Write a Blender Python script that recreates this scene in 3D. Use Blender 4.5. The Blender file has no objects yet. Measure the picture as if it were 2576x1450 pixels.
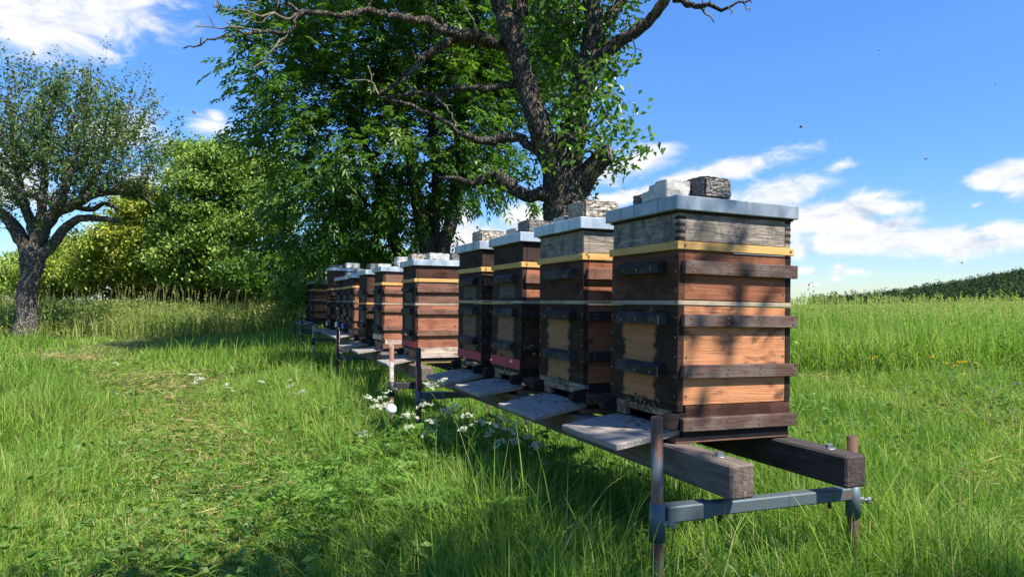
import bpy, bmesh, math, random
import numpy as np
from mathutils import Vector, Matrix, Euler

random.seed(7)
RNG = np.random.default_rng(11)
S = bpy.context.scene
COL = S.collection
R = math.radians

# ------------------------------------------------------------------ camera, sky, sun, exposure
EYE = 0.98                      # metres above the lawn
YAW, PITCH, FPX = 22.4, 1.05, 1740.0
cam_d = bpy.data.cameras.new("camera")
cam_d.sensor_width = 36.0
cam_d.lens = 36.0 * FPX / 2576.0
cam_d.clip_start, cam_d.clip_end = 0.05, 6000
cam = bpy.data.objects.new("camera", cam_d)
COL.objects.link(cam)
cam.location = (0, 0, EYE)
cam.rotation_euler = (R(90 + PITCH), 0, R(-YAW))
S.camera = cam

S.view_settings.view_transform = 'Standard'
S.view_settings.look = 'None'
S.view_settings.gamma = 1
S.view_settings.use_curve_mapping = False
S.view_settings.exposure = 1.08

SUN = Vector((0.36, -0.67, 1.0)).normalized()
sun_d = bpy.data.lights.new("sun", 'SUN')
sun_d.energy = 5.0
sun_d.angle = R(0.53)
sun_d.color = (1.0, 0.93, 0.82)
sun = bpy.data.objects.new("sun", sun_d)
COL.objects.link(sun)
sun.rotation_euler = SUN.to_track_quat('Z', 'Y').to_euler()

CR, SR = math.cos(R(YAW)), math.sin(R(YAW))
CAMROT = Matrix.Rotation(R(-YAW), 3, 'Z') @ Matrix.Rotation(R(90 + PITCH), 3, 'X')


def ray(px, py):
    return CAMROT @ Vector(((px - 1288.0) / FPX, -(py - 725.0) / FPX, -1.0))


def at(px, py, depth):
    """world point seen at photo position (2576x1450) at a given distance along the view"""
    return Vector((0, 0, EYE)) + ray(px, py) * depth


def nn(nt, typ, **kw):
    n = nt.nodes.new(typ)
    for k, v in kw.items():
        setattr(n, k, v)
    return n


def setin(n, **kw):
    for k, v in kw.items():
        n.inputs[k.replace('_', ' ')].default_value = v


def math_n(nt, op, a, b=None, c=None, clamp=False):
    n = nn(nt, 'ShaderNodeMath', operation=op, use_clamp=clamp)
    for i, v in enumerate((a, b, c)):
        if v is None:
            continue
        if isinstance(v, (int, float)):
            n.inputs[i].default_value = v
        else:
            nt.links.new(v, n.inputs[i])
    return n.outputs[0]


def ramp(nt, fac, stops, interp='LINEAR'):
    n = nn(nt, 'ShaderNodeValToRGB')
    n.color_ramp.interpolation = interp
    el = n.color_ramp.elements
    while len(el) < len(stops):
        el.new(0.5)
    for e, (p, c) in zip(el, stops):
        e.position = p
        e.color = (*c, 1) if len(c) == 3 else c
    nt.links.new(fac, n.inputs[0])
    return n.outputs[0]


def mixc(nt, fac, a, b, blend='MIX'):
    n = nn(nt, 'ShaderNodeMix', data_type='RGBA', blend_type=blend)
    for i, v in ((0, fac), (6, a), (7, b)):
        if isinstance(v, (int, float)):
            n.inputs[i].default_value = v
        elif isinstance(v, tuple):
            n.inputs[i].default_value = (*v, 1)
        else:
            nt.links.new(v, n.inputs[i])
    return n.outputs[2]


def sstep(nt, v, lo, hi):
    n = nn(nt, 'ShaderNodeMapRange', interpolation_type='SMOOTHSTEP')
    nt.links.new(v, n.inputs[0])
    n.inputs[1].default_value, n.inputs[2].default_value = lo, hi
    return n.outputs[0]


# clouds: (photo x, photo y, half width, half height, tilt in degrees) turned into azimuth/elevation on the sky
CLOUDS = [
    (90, 20, 250, 95, 4), (330, 10, 130, 62, 8), (60, 85, 130, 50, 0), (235, 40, 120, 50, 14),
    (525, 318, 75, 30, 4), (545, 295, 30, 26, 0), (320, 330, 90, 34, 0), (360, 455, 70, 45, 0), (30, 440, 90, 60, 0),
    (1600, 408, 95, 34, 14), (1530, 440, 70, 30, 10),
    (1845, 425, 150, 24, 11), (1740, 450, 90, 26, 12), (2120, 420, 62, 17, 13),
    (1960, 492, 150, 36, 8), (2060, 560, 140, 36, 0), (2240, 565, 130, 22, 0), (1900, 545, 120, 34, 4), (2090, 610, 140, 34, 0), (2400, 615, 200, 24, 0), (2080, 535, 110, 36, 4), (2200, 528, 130, 24, 0), (2130, 598, 230, 30, 2),
    (2010, 625, 110, 26, 2), (2300, 602, 210, 30, -1), (2010, 575, 130, 30, 4), (2120, 520, 160, 22, 2), (2500, 605, 170, 28, 2), (2480, 590, 90, 20, 5),
    (2490, 450, 60, 22, 6), (2550, 430, 60, 26, 14), (2560, 465, 50, 30, 0), (2455, 516, 24, 9, 8),
    (2028, 681, 26, 13, 0), (2130, 684, 62, 9, 0), (2112, 670, 22, 13, 0), (2105, 700, 22, 7, 0),
    (1200, 600, 110, 44, 0), (1320, 560, 90, 40, 0), (1525, 505, 60, 18, 0), (1600, 490, 90, 16, 10), (1150, 540, 80, 40, 0),
    (240, 575, 30, 12, 0), (2030, 715, 40, 9, 0), (1250, 630, 140, 24, 0),
]


def azel(px, py):
    d = ray(px, py)
    return math.atan2(d.x, d.y), math.atan2(d.z, math.hypot(d.x, d.y))


world = bpy.data.worlds.new("World")
S.world = world
world.use_nodes = True
wt = world.node_tree
wt.nodes.clear()
wl = wt.links.new
sky = nn(wt, 'ShaderNodeTexSky', sky_type='NISHITA')
sky.sun_disc = False
sky.sun_elevation = math.asin(SUN.z)
sky.sun_rotation = math.atan2(SUN.x, SUN.y)
sky.altitude = 400
sky.air_density, sky.dust_density, sky.ozone_density = 1.0, 0.1, 2.0
SKYSTR = 0.13
tc = nn(wt, 'ShaderNodeTexCoord')
sp = nn(wt, 'ShaderNodeSeparateXYZ')
wl(tc.outputs['Generated'], sp.inputs[0])
az = math_n(wt, 'ARCTAN2', sp.outputs[0], sp.outputs[1])
el = math_n(wt, 'ARCSINE', sp.outputs[2])
cmb = nn(wt, 'ShaderNodeCombineXYZ')
wl(az, cmb.inputs[0])
wl(el, cmb.inputs[1])
uv = cmb.outputs[0]
best = None
for (px, py, rx, ry, tilt) in CLOUDS:
    a0, e0 = azel(px, py)
    mp = nn(wt, 'ShaderNodeMapping', vector_type='TEXTURE')
    k = FPX * (1 + ((px - 1288) / FPX) ** 2)
    mp.inputs['Location'].default_value = (a0, e0, 0)
    mp.inputs['Rotation'].default_value = (0, 0, R(tilt))
    mp.inputs['Scale'].default_value = (rx * 1.35 / k, ry * 1.4 / FPX, 1)
    wl(uv, mp.inputs[0])
    ln = nn(wt, 'ShaderNodeVectorMath', operation='LENGTH')
    wl(mp.outputs[0], ln.inputs[0])
    v = math_n(wt, 'SUBTRACT', 0.72 if rx < 85 else 0.95, ln.outputs['Value'])
    best = v if best is None else math_n(wt, 'SMOOTH_MAX', best, v, 0.06)


def cloud_noise(dx, dy):
    mp = nn(wt, 'ShaderNodeMapping')
    mp.inputs['Location'].default_value = (dx, dy, 0)
    mp.inputs['Rotation'].default_value = (0, 0, R(-10))
    mp.inputs['Scale'].default_value = (13, 27, 1)
    wl(uv, mp.inputs[0])
    nz = nn(wt, 'ShaderNodeTexNoise', noise_dimensions='2D')
    setin(nz, Scale=1.0, Detail=8.0, Roughness=0.62, Distortion=0.35)
    wl(mp.outputs[0], nz.inputs['Vector'])
    return nz.outputs['Fac']


n1 = cloud_noise(3.1, 1.7)
n2 = cloud_noise(3.1 - 0.16, 1.7 - 0.30)
dens = math_n(wt, 'MULTIPLY_ADD', math_n(wt, 'SUBTRACT', n1, 0.5), 1.9, best)
dens2 = math_n(wt, 'MULTIPLY_ADD', math_n(wt, 'SUBTRACT', n2, 0.5), 1.9, best)
mask = sstep(wt, dens, -0.12, 0.72)
lit = math_n(wt, 'MULTIPLY_ADD', math_n(wt, 'SUBTRACT', dens, dens2), 1.0, 0.60, clamp=True)
ccol = ramp(wt, lit, [(0.0, (0.58, 0.64, 0.75)), (0.45, (0.84, 0.88, 0.95)), (0.8, (1.0, 1.0, 1.0))])
hs = nn(wt, 'ShaderNodeHueSaturation')
setin(hs, Hue=0.509, Saturation=1.27, Value=1.0)
hz = ramp(wt, el, [(0.0, (0.40, 0.46, 0.54)), (0.12, (0.54, 0.60, 0.68)), (0.32, (0.80, 0.83, 0.88)), (0.6, (1, 1, 1))])
skc = mixc(wt, 1.0, sky.outputs[0], hz, 'MULTIPLY')
wl(skc, hs.inputs['Color'])
bg_sky = nn(wt, 'ShaderNodeBackground')
bg_sky.inputs['Strength'].default_value = SKYSTR
wl(hs.outputs[0], bg_sky.inputs['Color'])
bg_cl = nn(wt, 'ShaderNodeBackground')
bg_cl.inputs['Strength'].default_value = 0.50
wl(ccol, bg_cl.inputs['Color'])
mixw = nn(wt, 'ShaderNodeMixShader')
wl(mask, mixw.inputs[0])
wl(bg_sky.outputs[0], mixw.inputs[1])
wl(bg_cl.outputs[0], mixw.inputs[2])
wout = nn(wt, 'ShaderNodeOutputWorld')
wl(mixw.outputs[0], wout.inputs['Surface'])

cy = S.cycles
cy.max_bounces = 8
cy.diffuse_bounces = 4
cy.transmission_bounces = 4
cy.transparent_max_bounces = 4
cy.caustics_reflective = cy.caustics_refractive = False


# ------------------------------------------------------------------ materials
def new_mat(name):
    m = bpy.data.materials.new(name)
    m.use_nodes = True
    nt = m.node_tree
    nt.nodes.clear()
    out = nn(nt, 'ShaderNodeOutputMaterial')
    return m, nt, out


def principled(nt, out, color, rough=0.7, metal=0.0, spec=0.3, normal=None):
    p = nn(nt, 'ShaderNodeBsdfPrincipled')
    if isinstance(color, tuple):
        p.inputs['Base Color'].default_value = (*color, 1)
    else:
        nt.links.new(color, p.inputs['Base Color'])
    if isinstance(rough, (int, float)):
        p.inputs['Roughness'].default_value = rough
    else:
        nt.links.new(rough, p.inputs['Roughness'])
    p.inputs['Metallic'].default_value = metal
    p.inputs['Specular IOR Level'].default_value = spec
    if normal is not None:
        nt.links.new(normal, p.inputs['Normal'])
    nt.links.new(p.outputs[0], out.inputs[0])
    return p


def bump(nt, h, strength=0.4, dist=0.01):
    b = nn(nt, 'ShaderNodeBump')
    b.inputs['Strength'].default_value = strength
    b.inputs['Distance'].default_value = dist
    nt.links.new(h, b.inputs['Height'])
    return b.outputs[0]


def obj_coords(nt, scale=(1, 1, 1), rand=True):
    t = nn(nt, 'ShaderNodeTexCoord')
    v = t.outputs['Object']
    if rand:
        oi = nn(nt, 'ShaderNodeObjectInfo')
        vm = nn(nt, 'ShaderNodeVectorMath', operation='MULTIPLY_ADD')
        c = nn(nt, 'ShaderNodeCombineXYZ')
        for i in range(3):
            nt.links.new(oi.outputs['Random'], c.inputs[i])
        nt.links.new(c.outputs[0], vm.inputs[0])
        vm.inputs[1].default_value = (7.3, 11.9, 17.1)
        nt.links.new(v, vm.inputs[2])
        v = vm.outputs[0]
    mp = nn(nt, 'ShaderNodeMapping')
    mp.inputs['Scale'].default_value = scale
    nt.links.new(v, mp.inputs[0])
    return mp.outputs[0]


def noise(nt, vec, scale=1.0, detail=5.0, rough=0.55, dist=0.0):
    n = nn(nt, 'ShaderNodeTexNoise')
    setin(n, Scale=scale, Detail=detail, Roughness=rough, Distortion=dist)
    nt.links.new(vec, n.inputs['Vector'])
    return n.outputs['Fac']


def wood(name, light, dark, grain=(3, 3, 70), rough=0.8, blotch=0.5, blotch_col=None, bump_s=0.5, worn=None, worn_col=None, spec=0.10):
    m, nt, out = new_mat(name)
    v = obj_coords(nt, grain)
    g = noise(nt, v, 1.0, 6, 0.65, 1.2)
    gc = ramp(nt, g, [(0.30, dark), (0.52, tuple((a + b) / 2 for a, b in zip(light, dark))), (0.72, light)])
    v2 = obj_coords(nt, (grain[0] * 2.2, grain[1] * 2.2, 12) if grain[2] > 20 else (10, 5, 10))
    b = noise(nt, v2, 1.0, 6, 0.62, 0.4)
    bc = blotch_col or tuple(c * 0.3 for c in dark)
    col = mixc(nt, math_n(nt, 'MULTIPLY', sstep(nt, b, 0.47, 0.62), blotch), gc, bc)
    v3 = obj_coords(nt, (1, 1, 1))
    kn = nn(nt, 'ShaderNodeTexVoronoi')
    setin(kn, Scale=6.5, Randomness=1.0)
    nt.links.new(v3, kn.inputs['Vector'])
    knot = sstep(nt, kn.outputs['Distance'], 0.12, 0.05)
    col = mixc(nt, math_n(nt, 'MULTIPLY', knot, 0.6), col, tuple(c * 0.45 for c in dark))
    if worn:
        y0, y1, z0, z1 = worn
        t = nn(nt, 'ShaderNodeTexCoord')
        s = nn(nt, 'ShaderNodeSeparateXYZ')
        nt.links.new(t.outputs['Object'], s.inputs[0])
        y, z = s.outputs[1], s.outputs[2]
        q = math_n(nt, 'MINIMUM', math_n(nt, 'SUBTRACT', y, y0), math_n(nt, 'SUBTRACT', y1, y))
        q2 = math_n(nt, 'MINIMUM', math_n(nt, 'SUBTRACT', z, z0), math_n(nt, 'SUBTRACT', z1, z))
        q = math_n(nt, 'MINIMUM', q, q2)
        nb = noise(nt, obj_coords(nt, (12, 12, 30)), 1.0, 5, 0.6, 0.3)
        q = math_n(nt, 'MULTIPLY_ADD', math_n(nt, 'SUBTRACT', nb, 0.5), 0.11, q)
        wcol = ramp(nt, g, [(0.3, tuple(c * 0.68 for c in worn_col)), (0.7, worn_col)])
        col = mixc(nt, math_n(nt, 'MULTIPLY', sstep(nt, q, -0.008, 0.02), 0.95), col, wcol)
    hb = math_n(nt, 'ADD', g, math_n(nt, 'MULTIPLY', b, 0.6))
    principled(nt, out, col, rough, 0, spec, bump(nt, hb, bump_s, 0.006))
    return m


def plain(name, c, rough=0.6, metal=0.0, var=0.25, scale=30, bump_s=0.15, c2=None, lo=0.45, hi=0.65, spec=0.3):
    m, nt, out = new_mat(name)
    n = noise(nt, obj_coords(nt), scale, 6, 0.65, 0.2)
    c2 = c2 or tuple(x * (1 - var) for x in c)
    col = mixc(nt, sstep(nt, n, lo, hi), c, c2)
    principled(nt, out, col, rough, metal, spec, bump(nt, n, bump_s, 0.004))
    return m


M = {}
M['side_orange'] = wood('worn_orange_boards', (0.54, 0.245, 0.12), (0.34, 0.145, 0.066), blotch=0.85, blotch_col=(0.085, 0.042, 0.026))
M['side_red'] = wood('red_brown_boards', (0.33, 0.135, 0.068), (0.15, 0.058, 0.034), blotch=0.6, blotch_col=(0.045, 0.022, 0.016))
M['side_red_pale'] = wood('faded_red_boards', (0.40, 0.165, 0.095), (0.24, 0.095, 0.055), blotch=0.5, blotch_col=(0.09, 0.04, 0.03))
M['side_dark'] = wood('dark_brown_boards', (0.10, 0.048, 0.032), (0.045, 0.023, 0.018), blotch=0.6)
M['batten'] = wood('dark_batten_wood', (0.135, 0.08, 0.063), (0.05, 0.031, 0.026), blotch=0.4, blotch_col=(0.19, 0.16, 0.14))
M['batten_dark'] = wood('black_batten_wood', (0.06, 0.042, 0.036), (0.028, 0.021, 0.02), blotch=0.4)
M['batten_brown'] = wood('brown_batten_wood', (0.24, 0.125, 0.085), (0.12, 0.062, 0.045), blotch=0.45)
M['black_wood'] = wood('blackened_wood', (0.035, 0.026, 0.023), (0.014, 0.011, 0.011), blotch=0.3, rough=0.65)
M['grey_wood'] = wood('weathered_grey_wood', (0.44, 0.38, 0.31), (0.085, 0.074, 0.066), grain=(7, 7, 95), blotch=0.6, blotch_col=(0.05, 0.042, 0.037), bump_s=0.9)
M['dark_super'] = wood('dark_super_wood', (0.07, 0.042, 0.034), (0.03, 0.02, 0.018), blotch=0.5)
M['pale_wood'] = wood('pale_bare_wood', (0.55, 0.47, 0.39), (0.32, 0.26, 0.21), blotch=0.7, blotch_col=(0.18, 0.11, 0.075))
M['entrance'] = wood('entrance_wood', (0.36, 0.26, 0.17), (0.17, 0.115, 0.075), blotch=0.8, blotch_col=(0.05, 0.035, 0.026))
M['yellow_wood'] = wood('yellow_strip_wood', (0.62, 0.385, 0.145), (0.48, 0.28, 0.095), grain=(3, 3, 60), blotch=0.3, blotch_col=(0.30, 0.17, 0.06), bump_s=0.2)
M['pale_strip'] = wood('pale_strip_wood', (0.42, 0.35, 0.25), (0.24, 0.20, 0.145), blotch=0.6, blotch_col=(0.11, 0.10, 0.09), bump_s=0.2)
M['handle'] = wood('black_handle_wood', (0.036, 0.03, 0.028), (0.013, 0.011, 0.011), blotch=0.45, blotch_col=(0.10, 0.095, 0.09), rough=0.6)
M['front_brown'] = wood('front_brown_boards', (0.14, 0.062, 0.036), (0.055, 0.026, 0.018), blotch=0.5)
FRONT = {}
for k, lc in (('a', (0.42, 0.19, 0.085)), ('b', (0.38, 0.195, 0.095)), ('c', (0.27, 0.155, 0.09)), ('d', (0.20, 0.13, 0.09)), ('e', (0.12, 0.095, 0.08))):
    FRONT[k] = wood('stained_front_boards_' + k, (0.066, 0.036, 0.023), (0.020, 0.0125, 0.010), blotch=0.6, blotch_col=(0.014, 0.012, 0.011),
                    worn=(0.125, 0.335, 0.12, 0.43) if k in 'ab' else (0.10, 0.34, 0.16, 0.40), worn_col=lc)
M['up_front'] = wood('upper_front_boards', (0.055, 0.038, 0.032), (0.026, 0.02, 0.018), blotch=0.4, worn=(0.10, 0.33, 0.485, 0.585), worn_col=(0.12, 0.10, 0.085))
M['board'] = wood('grey_landing_board', (0.40, 0.36, 0.315), (0.19, 0.17, 0.15), grain=(70, 3, 70), blotch=0.4, blotch_col=(0.15, 0.12, 0.10), bump_s=0.6)
M['beam'] = wood('weathered_beam', (0.24, 0.185, 0.15), (0.085, 0.066, 0.058), grain=(60, 2.2, 60), blotch=0.45, blotch_col=(0.05, 0.04, 0.036), bump_s=0.9)
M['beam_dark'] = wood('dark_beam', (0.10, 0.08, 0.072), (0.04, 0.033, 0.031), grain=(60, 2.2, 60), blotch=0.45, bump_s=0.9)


def zinc_mat(name, g):
    m, nt, out = new_mat(name)
    v = obj_coords(nt, (14, 14, 5))
    a = noise(nt, v, 1.0, 6, 0.6, 0.5)
    b = noise(nt, obj_coords(nt, (60, 60, 60)), 1.0, 3, 0.6)
    col = ramp(nt, a, [(0.3, (0.17 * g, 0.205 * g, 0.23 * g)), (0.55, (0.27 * g, 0.31 * g, 0.345 * g)), (0.75, (0.42 * g, 0.455 * g, 0.48 * g))])
    col = mixc(nt, math_n(nt, 'MULTIPLY', sstep(nt, b, 0.6, 0.75), 0.3), col, (0.3, 0.32, 0.33))
    rg = nn(nt, 'ShaderNodeMapRange')
    nt.links.new(a, rg.inputs[0])
    rg.inputs[3].default_value, rg.inputs[4].default_value = 0.38, 0.62
    principled(nt, out, col, rg.outputs[0], 0.55, 0.4, bump(nt, a, 0.12, 0.01))
    return m


M['zinc'] = zinc_mat('zinc_sheet', 1.0)
M['zinc_pale_lit'] = zinc_mat('pale_lit_zinc_sheet', 1.5)  # brighter copy, so the nearest lid's shade sits in its darker colour
M['screw'] = plain('screw_steel', (0.20, 0.17, 0.13), 0.5, 0.7)
M['galv'] = plain('galvanised_steel', (0.36, 0.37, 0.37), 0.4, 0.8, 0.3, 40)
M['bar'] = plain('grey_painted_steel', (0.085, 0.11, 0.125), 0.5, 0.25, 0, 9, 0.2, (0.155, 0.075, 0.045), 0.60, 0.70)
M['bar_dark'] = plain('dark_steel', (0.035, 0.036, 0.04), 0.5, 0.3, 0, 14, 0.2, (0.07, 0.04, 0.03), 0.6, 0.7)
M['rust'] = plain('rusty_pipe', (0.115, 0.062, 0.042), 0.75, 0.2, 0, 16, 0.5, (0.06, 0.036, 0.028), 0.42, 0.62)
M['rust_paint'] = plain('rusty_painted_pipe', (0.125, 0.135, 0.135), 0.6, 0.1, 0, 13, 0.5, (0.15, 0.07, 0.042), 0.38, 0.52)
M['red'] = plain('red_paint', (0.42, 0.045, 0.065), 0.65, 0, 0.4, 25)
M['white_rag'] = plain('white_rag', (0.75, 0.74, 0.72), 0.8, 0, 0.2, 25)
M['blue_rag'] = plain('blue_rag', (0.10, 0.20, 0.55), 0.8, 0, 0.4, 25)
M['plastic'] = plain('white_plastic', (0.82, 0.83, 0.85), 0.35, 0, 0.05, 20)


def stone_mat(name, c, c2, scale=70):
    m, nt, out = new_mat(name)
    v = obj_coords(nt)
    vo = nn(nt, 'ShaderNodeTexVoronoi')
    setin(vo, Scale=float(scale))
    nt.links.new(v, vo.inputs['Vector'])
    n = noise(nt, v, scale * 0.8, 5, 0.7)
    f = math_n(nt, 'ADD', math_n(nt, 'MULTIPLY', vo.outputs['Distance'], 0.7), math_n(nt, 'MULTIPLY', n, 0.5))
    col = ramp(nt, f, [(0.25, c), (0.75, c2)])
    principled(nt, out, col, 0.9, 0, 0.2, bump(nt, f, 1.0, 0.012))
    return m


M['aggregate'] = stone_mat('aggregate_concrete', (0.30, 0.285, 0.255), (0.12, 0.112, 0.10), 95)
M['pebbled'] = stone_mat('pebbled_concrete', (0.55, 0.49, 0.40), (0.22, 0.19, 0.15), 55)
M['concrete'] = stone_mat('pale_concrete', (0.56, 0.55, 0.51), (0.42, 0.41, 0.38), 30)


def bark_mat(name, c, c2, lichen=0.0, sc=1.0):
    m, nt, out = new_mat(name)
    v = obj_coords(nt, (38 * sc, 38 * sc, 11 * sc), rand=False)
    vo = nn(nt, 'ShaderNodeTexVoronoi', feature='DISTANCE_TO_EDGE')
    setin(vo, Scale=1.0)
    nz = nn(nt, 'ShaderNodeTexNoise')
    setin(nz, Scale=1.6, Detail=4.0)
    nt.links.new(v, nz.inputs['Vector'])
    va = nn(nt, 'ShaderNodeVectorMath', operation='ADD')
    nt.links.new(v, va.inputs[0])
    nt.links.new(nz.outputs['Color'], va.inputs[1])
    nt.links.new(va.outputs[0], vo.inputs['Vector'])
    n = noise(nt, obj_coords(nt, (30, 30, 14), rand=False), 1.0, 6, 0.7)
    cr = sstep(nt, vo.outputs['Distance'], 0.0, 0.28)
    f = math_n(nt, 'MULTIPLY', cr, math_n(nt, 'MULTIPLY_ADD', n, 0.9, 0.3))
    col = ramp(nt, f, [(0.05, c2), (0.55, c), (0.95, tuple(x * 1.4 for x in c))])
    if lichen:
        l = noise(nt, obj_coords(nt, (3.5, 3.5, 2.2), rand=False), 1.0, 7, 0.7)
        col = mixc(nt, math_n(nt, 'MULTIPLY', sstep(nt, l, 0.57, 0.66), lichen), col, (0.24, 0.19, 0.055))
        l2 = noise(nt, obj_coords(nt, (9, 9, 7), rand=False), 1.3, 6, 0.7)
        col = mixc(nt, math_n(nt, 'MULTIPLY', sstep(nt, l2, 0.60, 0.68), 0.5), col, (0.30, 0.30, 0.27))
    principled(nt, out, col, 0.9, 0, 0.15, bump(nt, f, 1.0, 0.03))
    return m


M['bark_pear'] = bark_mat('pear_bark', (0.135, 0.115, 0.095), (0.024, 0.02, 0.017), 0.6)
M['bark_apple'] = bark_mat('apple_bark', (0.22, 0.205, 0.18), (0.05, 0.044, 0.04), 0.45)
M['bark_ash'] = bark_mat('ash_bark', (0.10, 0.095, 0.08), (0.03, 0.027, 0.023), 0.2)
M['twig'] = plain('dead_twig', (0.13, 0.11, 0.085), 0.9, 0, 0.5, 40, 0.6, (0.21, 0.19, 0.12))
M['cutwood'] = wood('sawn_end_wood', (0.26, 0.21, 0.17), (0.12, 0.095, 0.08), grain=(25, 25, 25), blotch=0.4)


def leaf_mat(name, stops, trans=0.4, rough=0.45, spec=0.4, tint=(1.25, 1.3, 0.55)):
    m, nt, out = new_mat(name)
    a = nn(nt, 'ShaderNodeAttribute', attribute_name='tone')
    col = ramp(nt, a.outputs['Fac'], stops)
    p = nn(nt, 'ShaderNodeBsdfPrincipled')
    nt.links.new(col, p.inputs['Base Color'])
    p.inputs['Roughness'].default_value = rough
    p.inputs['Specular IOR Level'].default_value = spec
    t = nn(nt, 'ShaderNodeBsdfTranslucent')
    tcol = mixc(nt, 1.0, col, tint, 'MULTIPLY')
    nt.links.new(tcol, t.inputs['Color'])
    mx = nn(nt, 'ShaderNodeMixShader')
    mx.inputs[0].default_value = trans
    nt.links.new(p.outputs[0], mx.inputs[1])
    nt.links.new(t.outputs[0], mx.inputs[2])
    nt.links.new(mx.outputs[0], out.inputs[0])
    return m


M['grass'] = leaf_mat('grass_blades', [(0.0, (0.05, 0.135, 0.014)), (0.40, (0.12, 0.24, 0.030)), (0.75, (0.25, 0.385, 0.062)), (0.88, (0.32, 0.34, 0.12)), (1.0, (0.50, 0.41, 0.22))], 0.42, 0.6, 0.15)
M['meadow'] = leaf_mat('meadow_blades', [(0.0, (0.07, 0.17, 0.018)), (0.5, (0.16, 0.295, 0.036)), (0.8, (0.29, 0.39, 0.085)), (1.0, (0.42, 0.38, 0.20))], 0.42, 0.6, 0.15)
M['dry_meadow'] = leaf_mat('dry_meadow_blades', [(0.0, (0.11, 0.19, 0.035)), (0.5, (0.21, 0.275, 0.065)), (0.8, (0.30, 0.31, 0.11)), (1.0, (0.36, 0.33, 0.16))], 0.38, 0.6, 0.2)
M['straw'] = leaf_mat('dry_straw', [(0.0, (0.22, 0.15, 0.065)), (0.6, (0.46, 0.34, 0.17)), (1.0, (0.60, 0.48, 0.27))], 0.2, 0.6, 0.2, (1, 1, 0.8))
M['herb'] = leaf_mat('herb_leaves', [(0.0, (0.05, 0.13, 0.02)), (0.6, (0.105, 0.215, 0.036)), (1.0, (0.17, 0.27, 0.06))], 0.4, 0.5, 0.3)
M['fern'] = leaf_mat('parsley_leaves', [(0.0, (0.06, 0.15, 0.02)), (0.6, (0.125, 0.24, 0.036)), (1.0, (0.20, 0.32, 0.06))], 0.35, 0.6, 0.2)
M['ash_leaf'] = leaf_mat('ash_leaflets', [(0.0, (0.03, 0.085, 0.014)), (0.6, (0.075, 0.17, 0.025)), (1.0, (0.17, 0.28, 0.045))], 0.45, 0.42, 0.4)
M['pear_leaf'] = leaf_mat('pear_leaves', [(0.0, (0.04, 0.11, 0.018)), (0.6, (0.095, 0.205, 0.032)), (1.0, (0.21, 0.31, 0.06))], 0.45, 0.32, 0.5)
M['apple_leaf'] = leaf_mat('apple_leaves', [(0.0, (0.035, 0.08, 0.022)), (0.6, (0.085, 0.165, 0.042)), (1.0, (0.17, 0.25, 0.075))], 0.28, 0.45, 0.4)
M['bush_leaf'] = leaf_mat('bush_leaves', [(0.0, (0.085, 0.165, 0.034)), (0.6, (0.205, 0.32, 0.07)), (1.0, (0.40, 0.48, 0.13))], 0.34, 0.5, 0.3)
M['yellow_bush'] = leaf_mat('yellow_bush_leaves', [(0.0, (0.13, 0.22, 0.035)), (0.6, (0.34, 0.40, 0.065)), (1.0, (0.58, 0.56, 0.13))], 0.36, 0.5, 0.3)
M['mistletoe'] = leaf_mat('mistletoe_leaves', [(0.0, (0.02, 0.045, 0.012)), (1.0, (0.05, 0.085, 0.02))], 0.3, 0.5, 0.3)
M['forest'] = leaf_mat('forest_crowns', [(0.0, (0.022, 0.045, 0.022)), (0.6, (0.042, 0.075, 0.03)), (1.0, (0.085, 0.13, 0.042))], 0.15, 0.7, 0.1)
M['petal'] = leaf_mat('white_petals', [(0.0, (0.50, 0.58, 0.34)), (0.5, (0.74, 0.75, 0.60)), (1.0, (0.82, 0.82, 0.74))], 0.3, 0.6, 0.2, (1, 1, 0.9))
M['yellow_petal'] = leaf_mat('yellow_petals', [(0.0, (0.80, 0.50, 0.01)), (1.0, (0.85, 0.62, 0.02))], 0.3, 0.5, 0.2, (1, 1, 0.6))
M['purple_petal'] = leaf_mat('purple_petals', [(0.0, (0.25, 0.12, 0.50)), (1.0, (0.35, 0.20, 0.60))], 0.3, 0.5, 0.2, (1, 0.9, 1))
M['bee_body'] = plain('bee_body', (0.24, 0.13, 0.05), 0.6, 0, 0, 260, 0.3, (0.018, 0.011, 0.008), 0.42, 0.58)
m_, nt_, out_ = new_mat('bee_wing')
g_ = nn(nt_, 'ShaderNodeBsdfTranslucent')
g_.inputs[0].default_value = (0.45, 0.36, 0.22, 1)
d_ = nn(nt_, 'ShaderNodeBsdfDiffuse')
d_.inputs[0].default_value = (0.42, 0.34, 0.22, 1)
x_ = nn(nt_, 'ShaderNodeMixShader')
nt_.links.new(g_.outputs[0], x_.inputs[1])
nt_.links.new(d_.outputs[0], x_.inputs[2])
nt_.links.new(x_.outputs[0], out_.inputs[0])
M['bee_wing'] = m_


# ------------------------------------------------------------------ object helpers
def tag(o, label=None, cat=None, group=None, kind=None):
    if label:
        o['label'] = label
    if cat:
        o['category'] = cat
    if group:
        o['group'] = group
    if kind:
        o['kind'] = kind
    return o


def empty(name, loc=(0, 0, 0), rot=(0, 0, 0)):
    o = bpy.data.objects.new(name, None)
    o.empty_display_size = 0.1
    o.location = loc
    o.rotation_euler = rot
    COL.objects.link(o)
    return o


def link(name, me, mats, parent=None, smooth=False):
    o = bpy.data.objects.new(name, me)
    COL.objects.link(o)
    if not isinstance(mats, (list, tuple)):
        mats = [mats]
    for m in mats:
        me.materials.append(m)
    if parent is not None:
        o.parent = parent
    if smooth:
        me.polygons.foreach_set('use_smooth', np.ones(len(me.polygons), dtype=bool))
    return o


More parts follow.
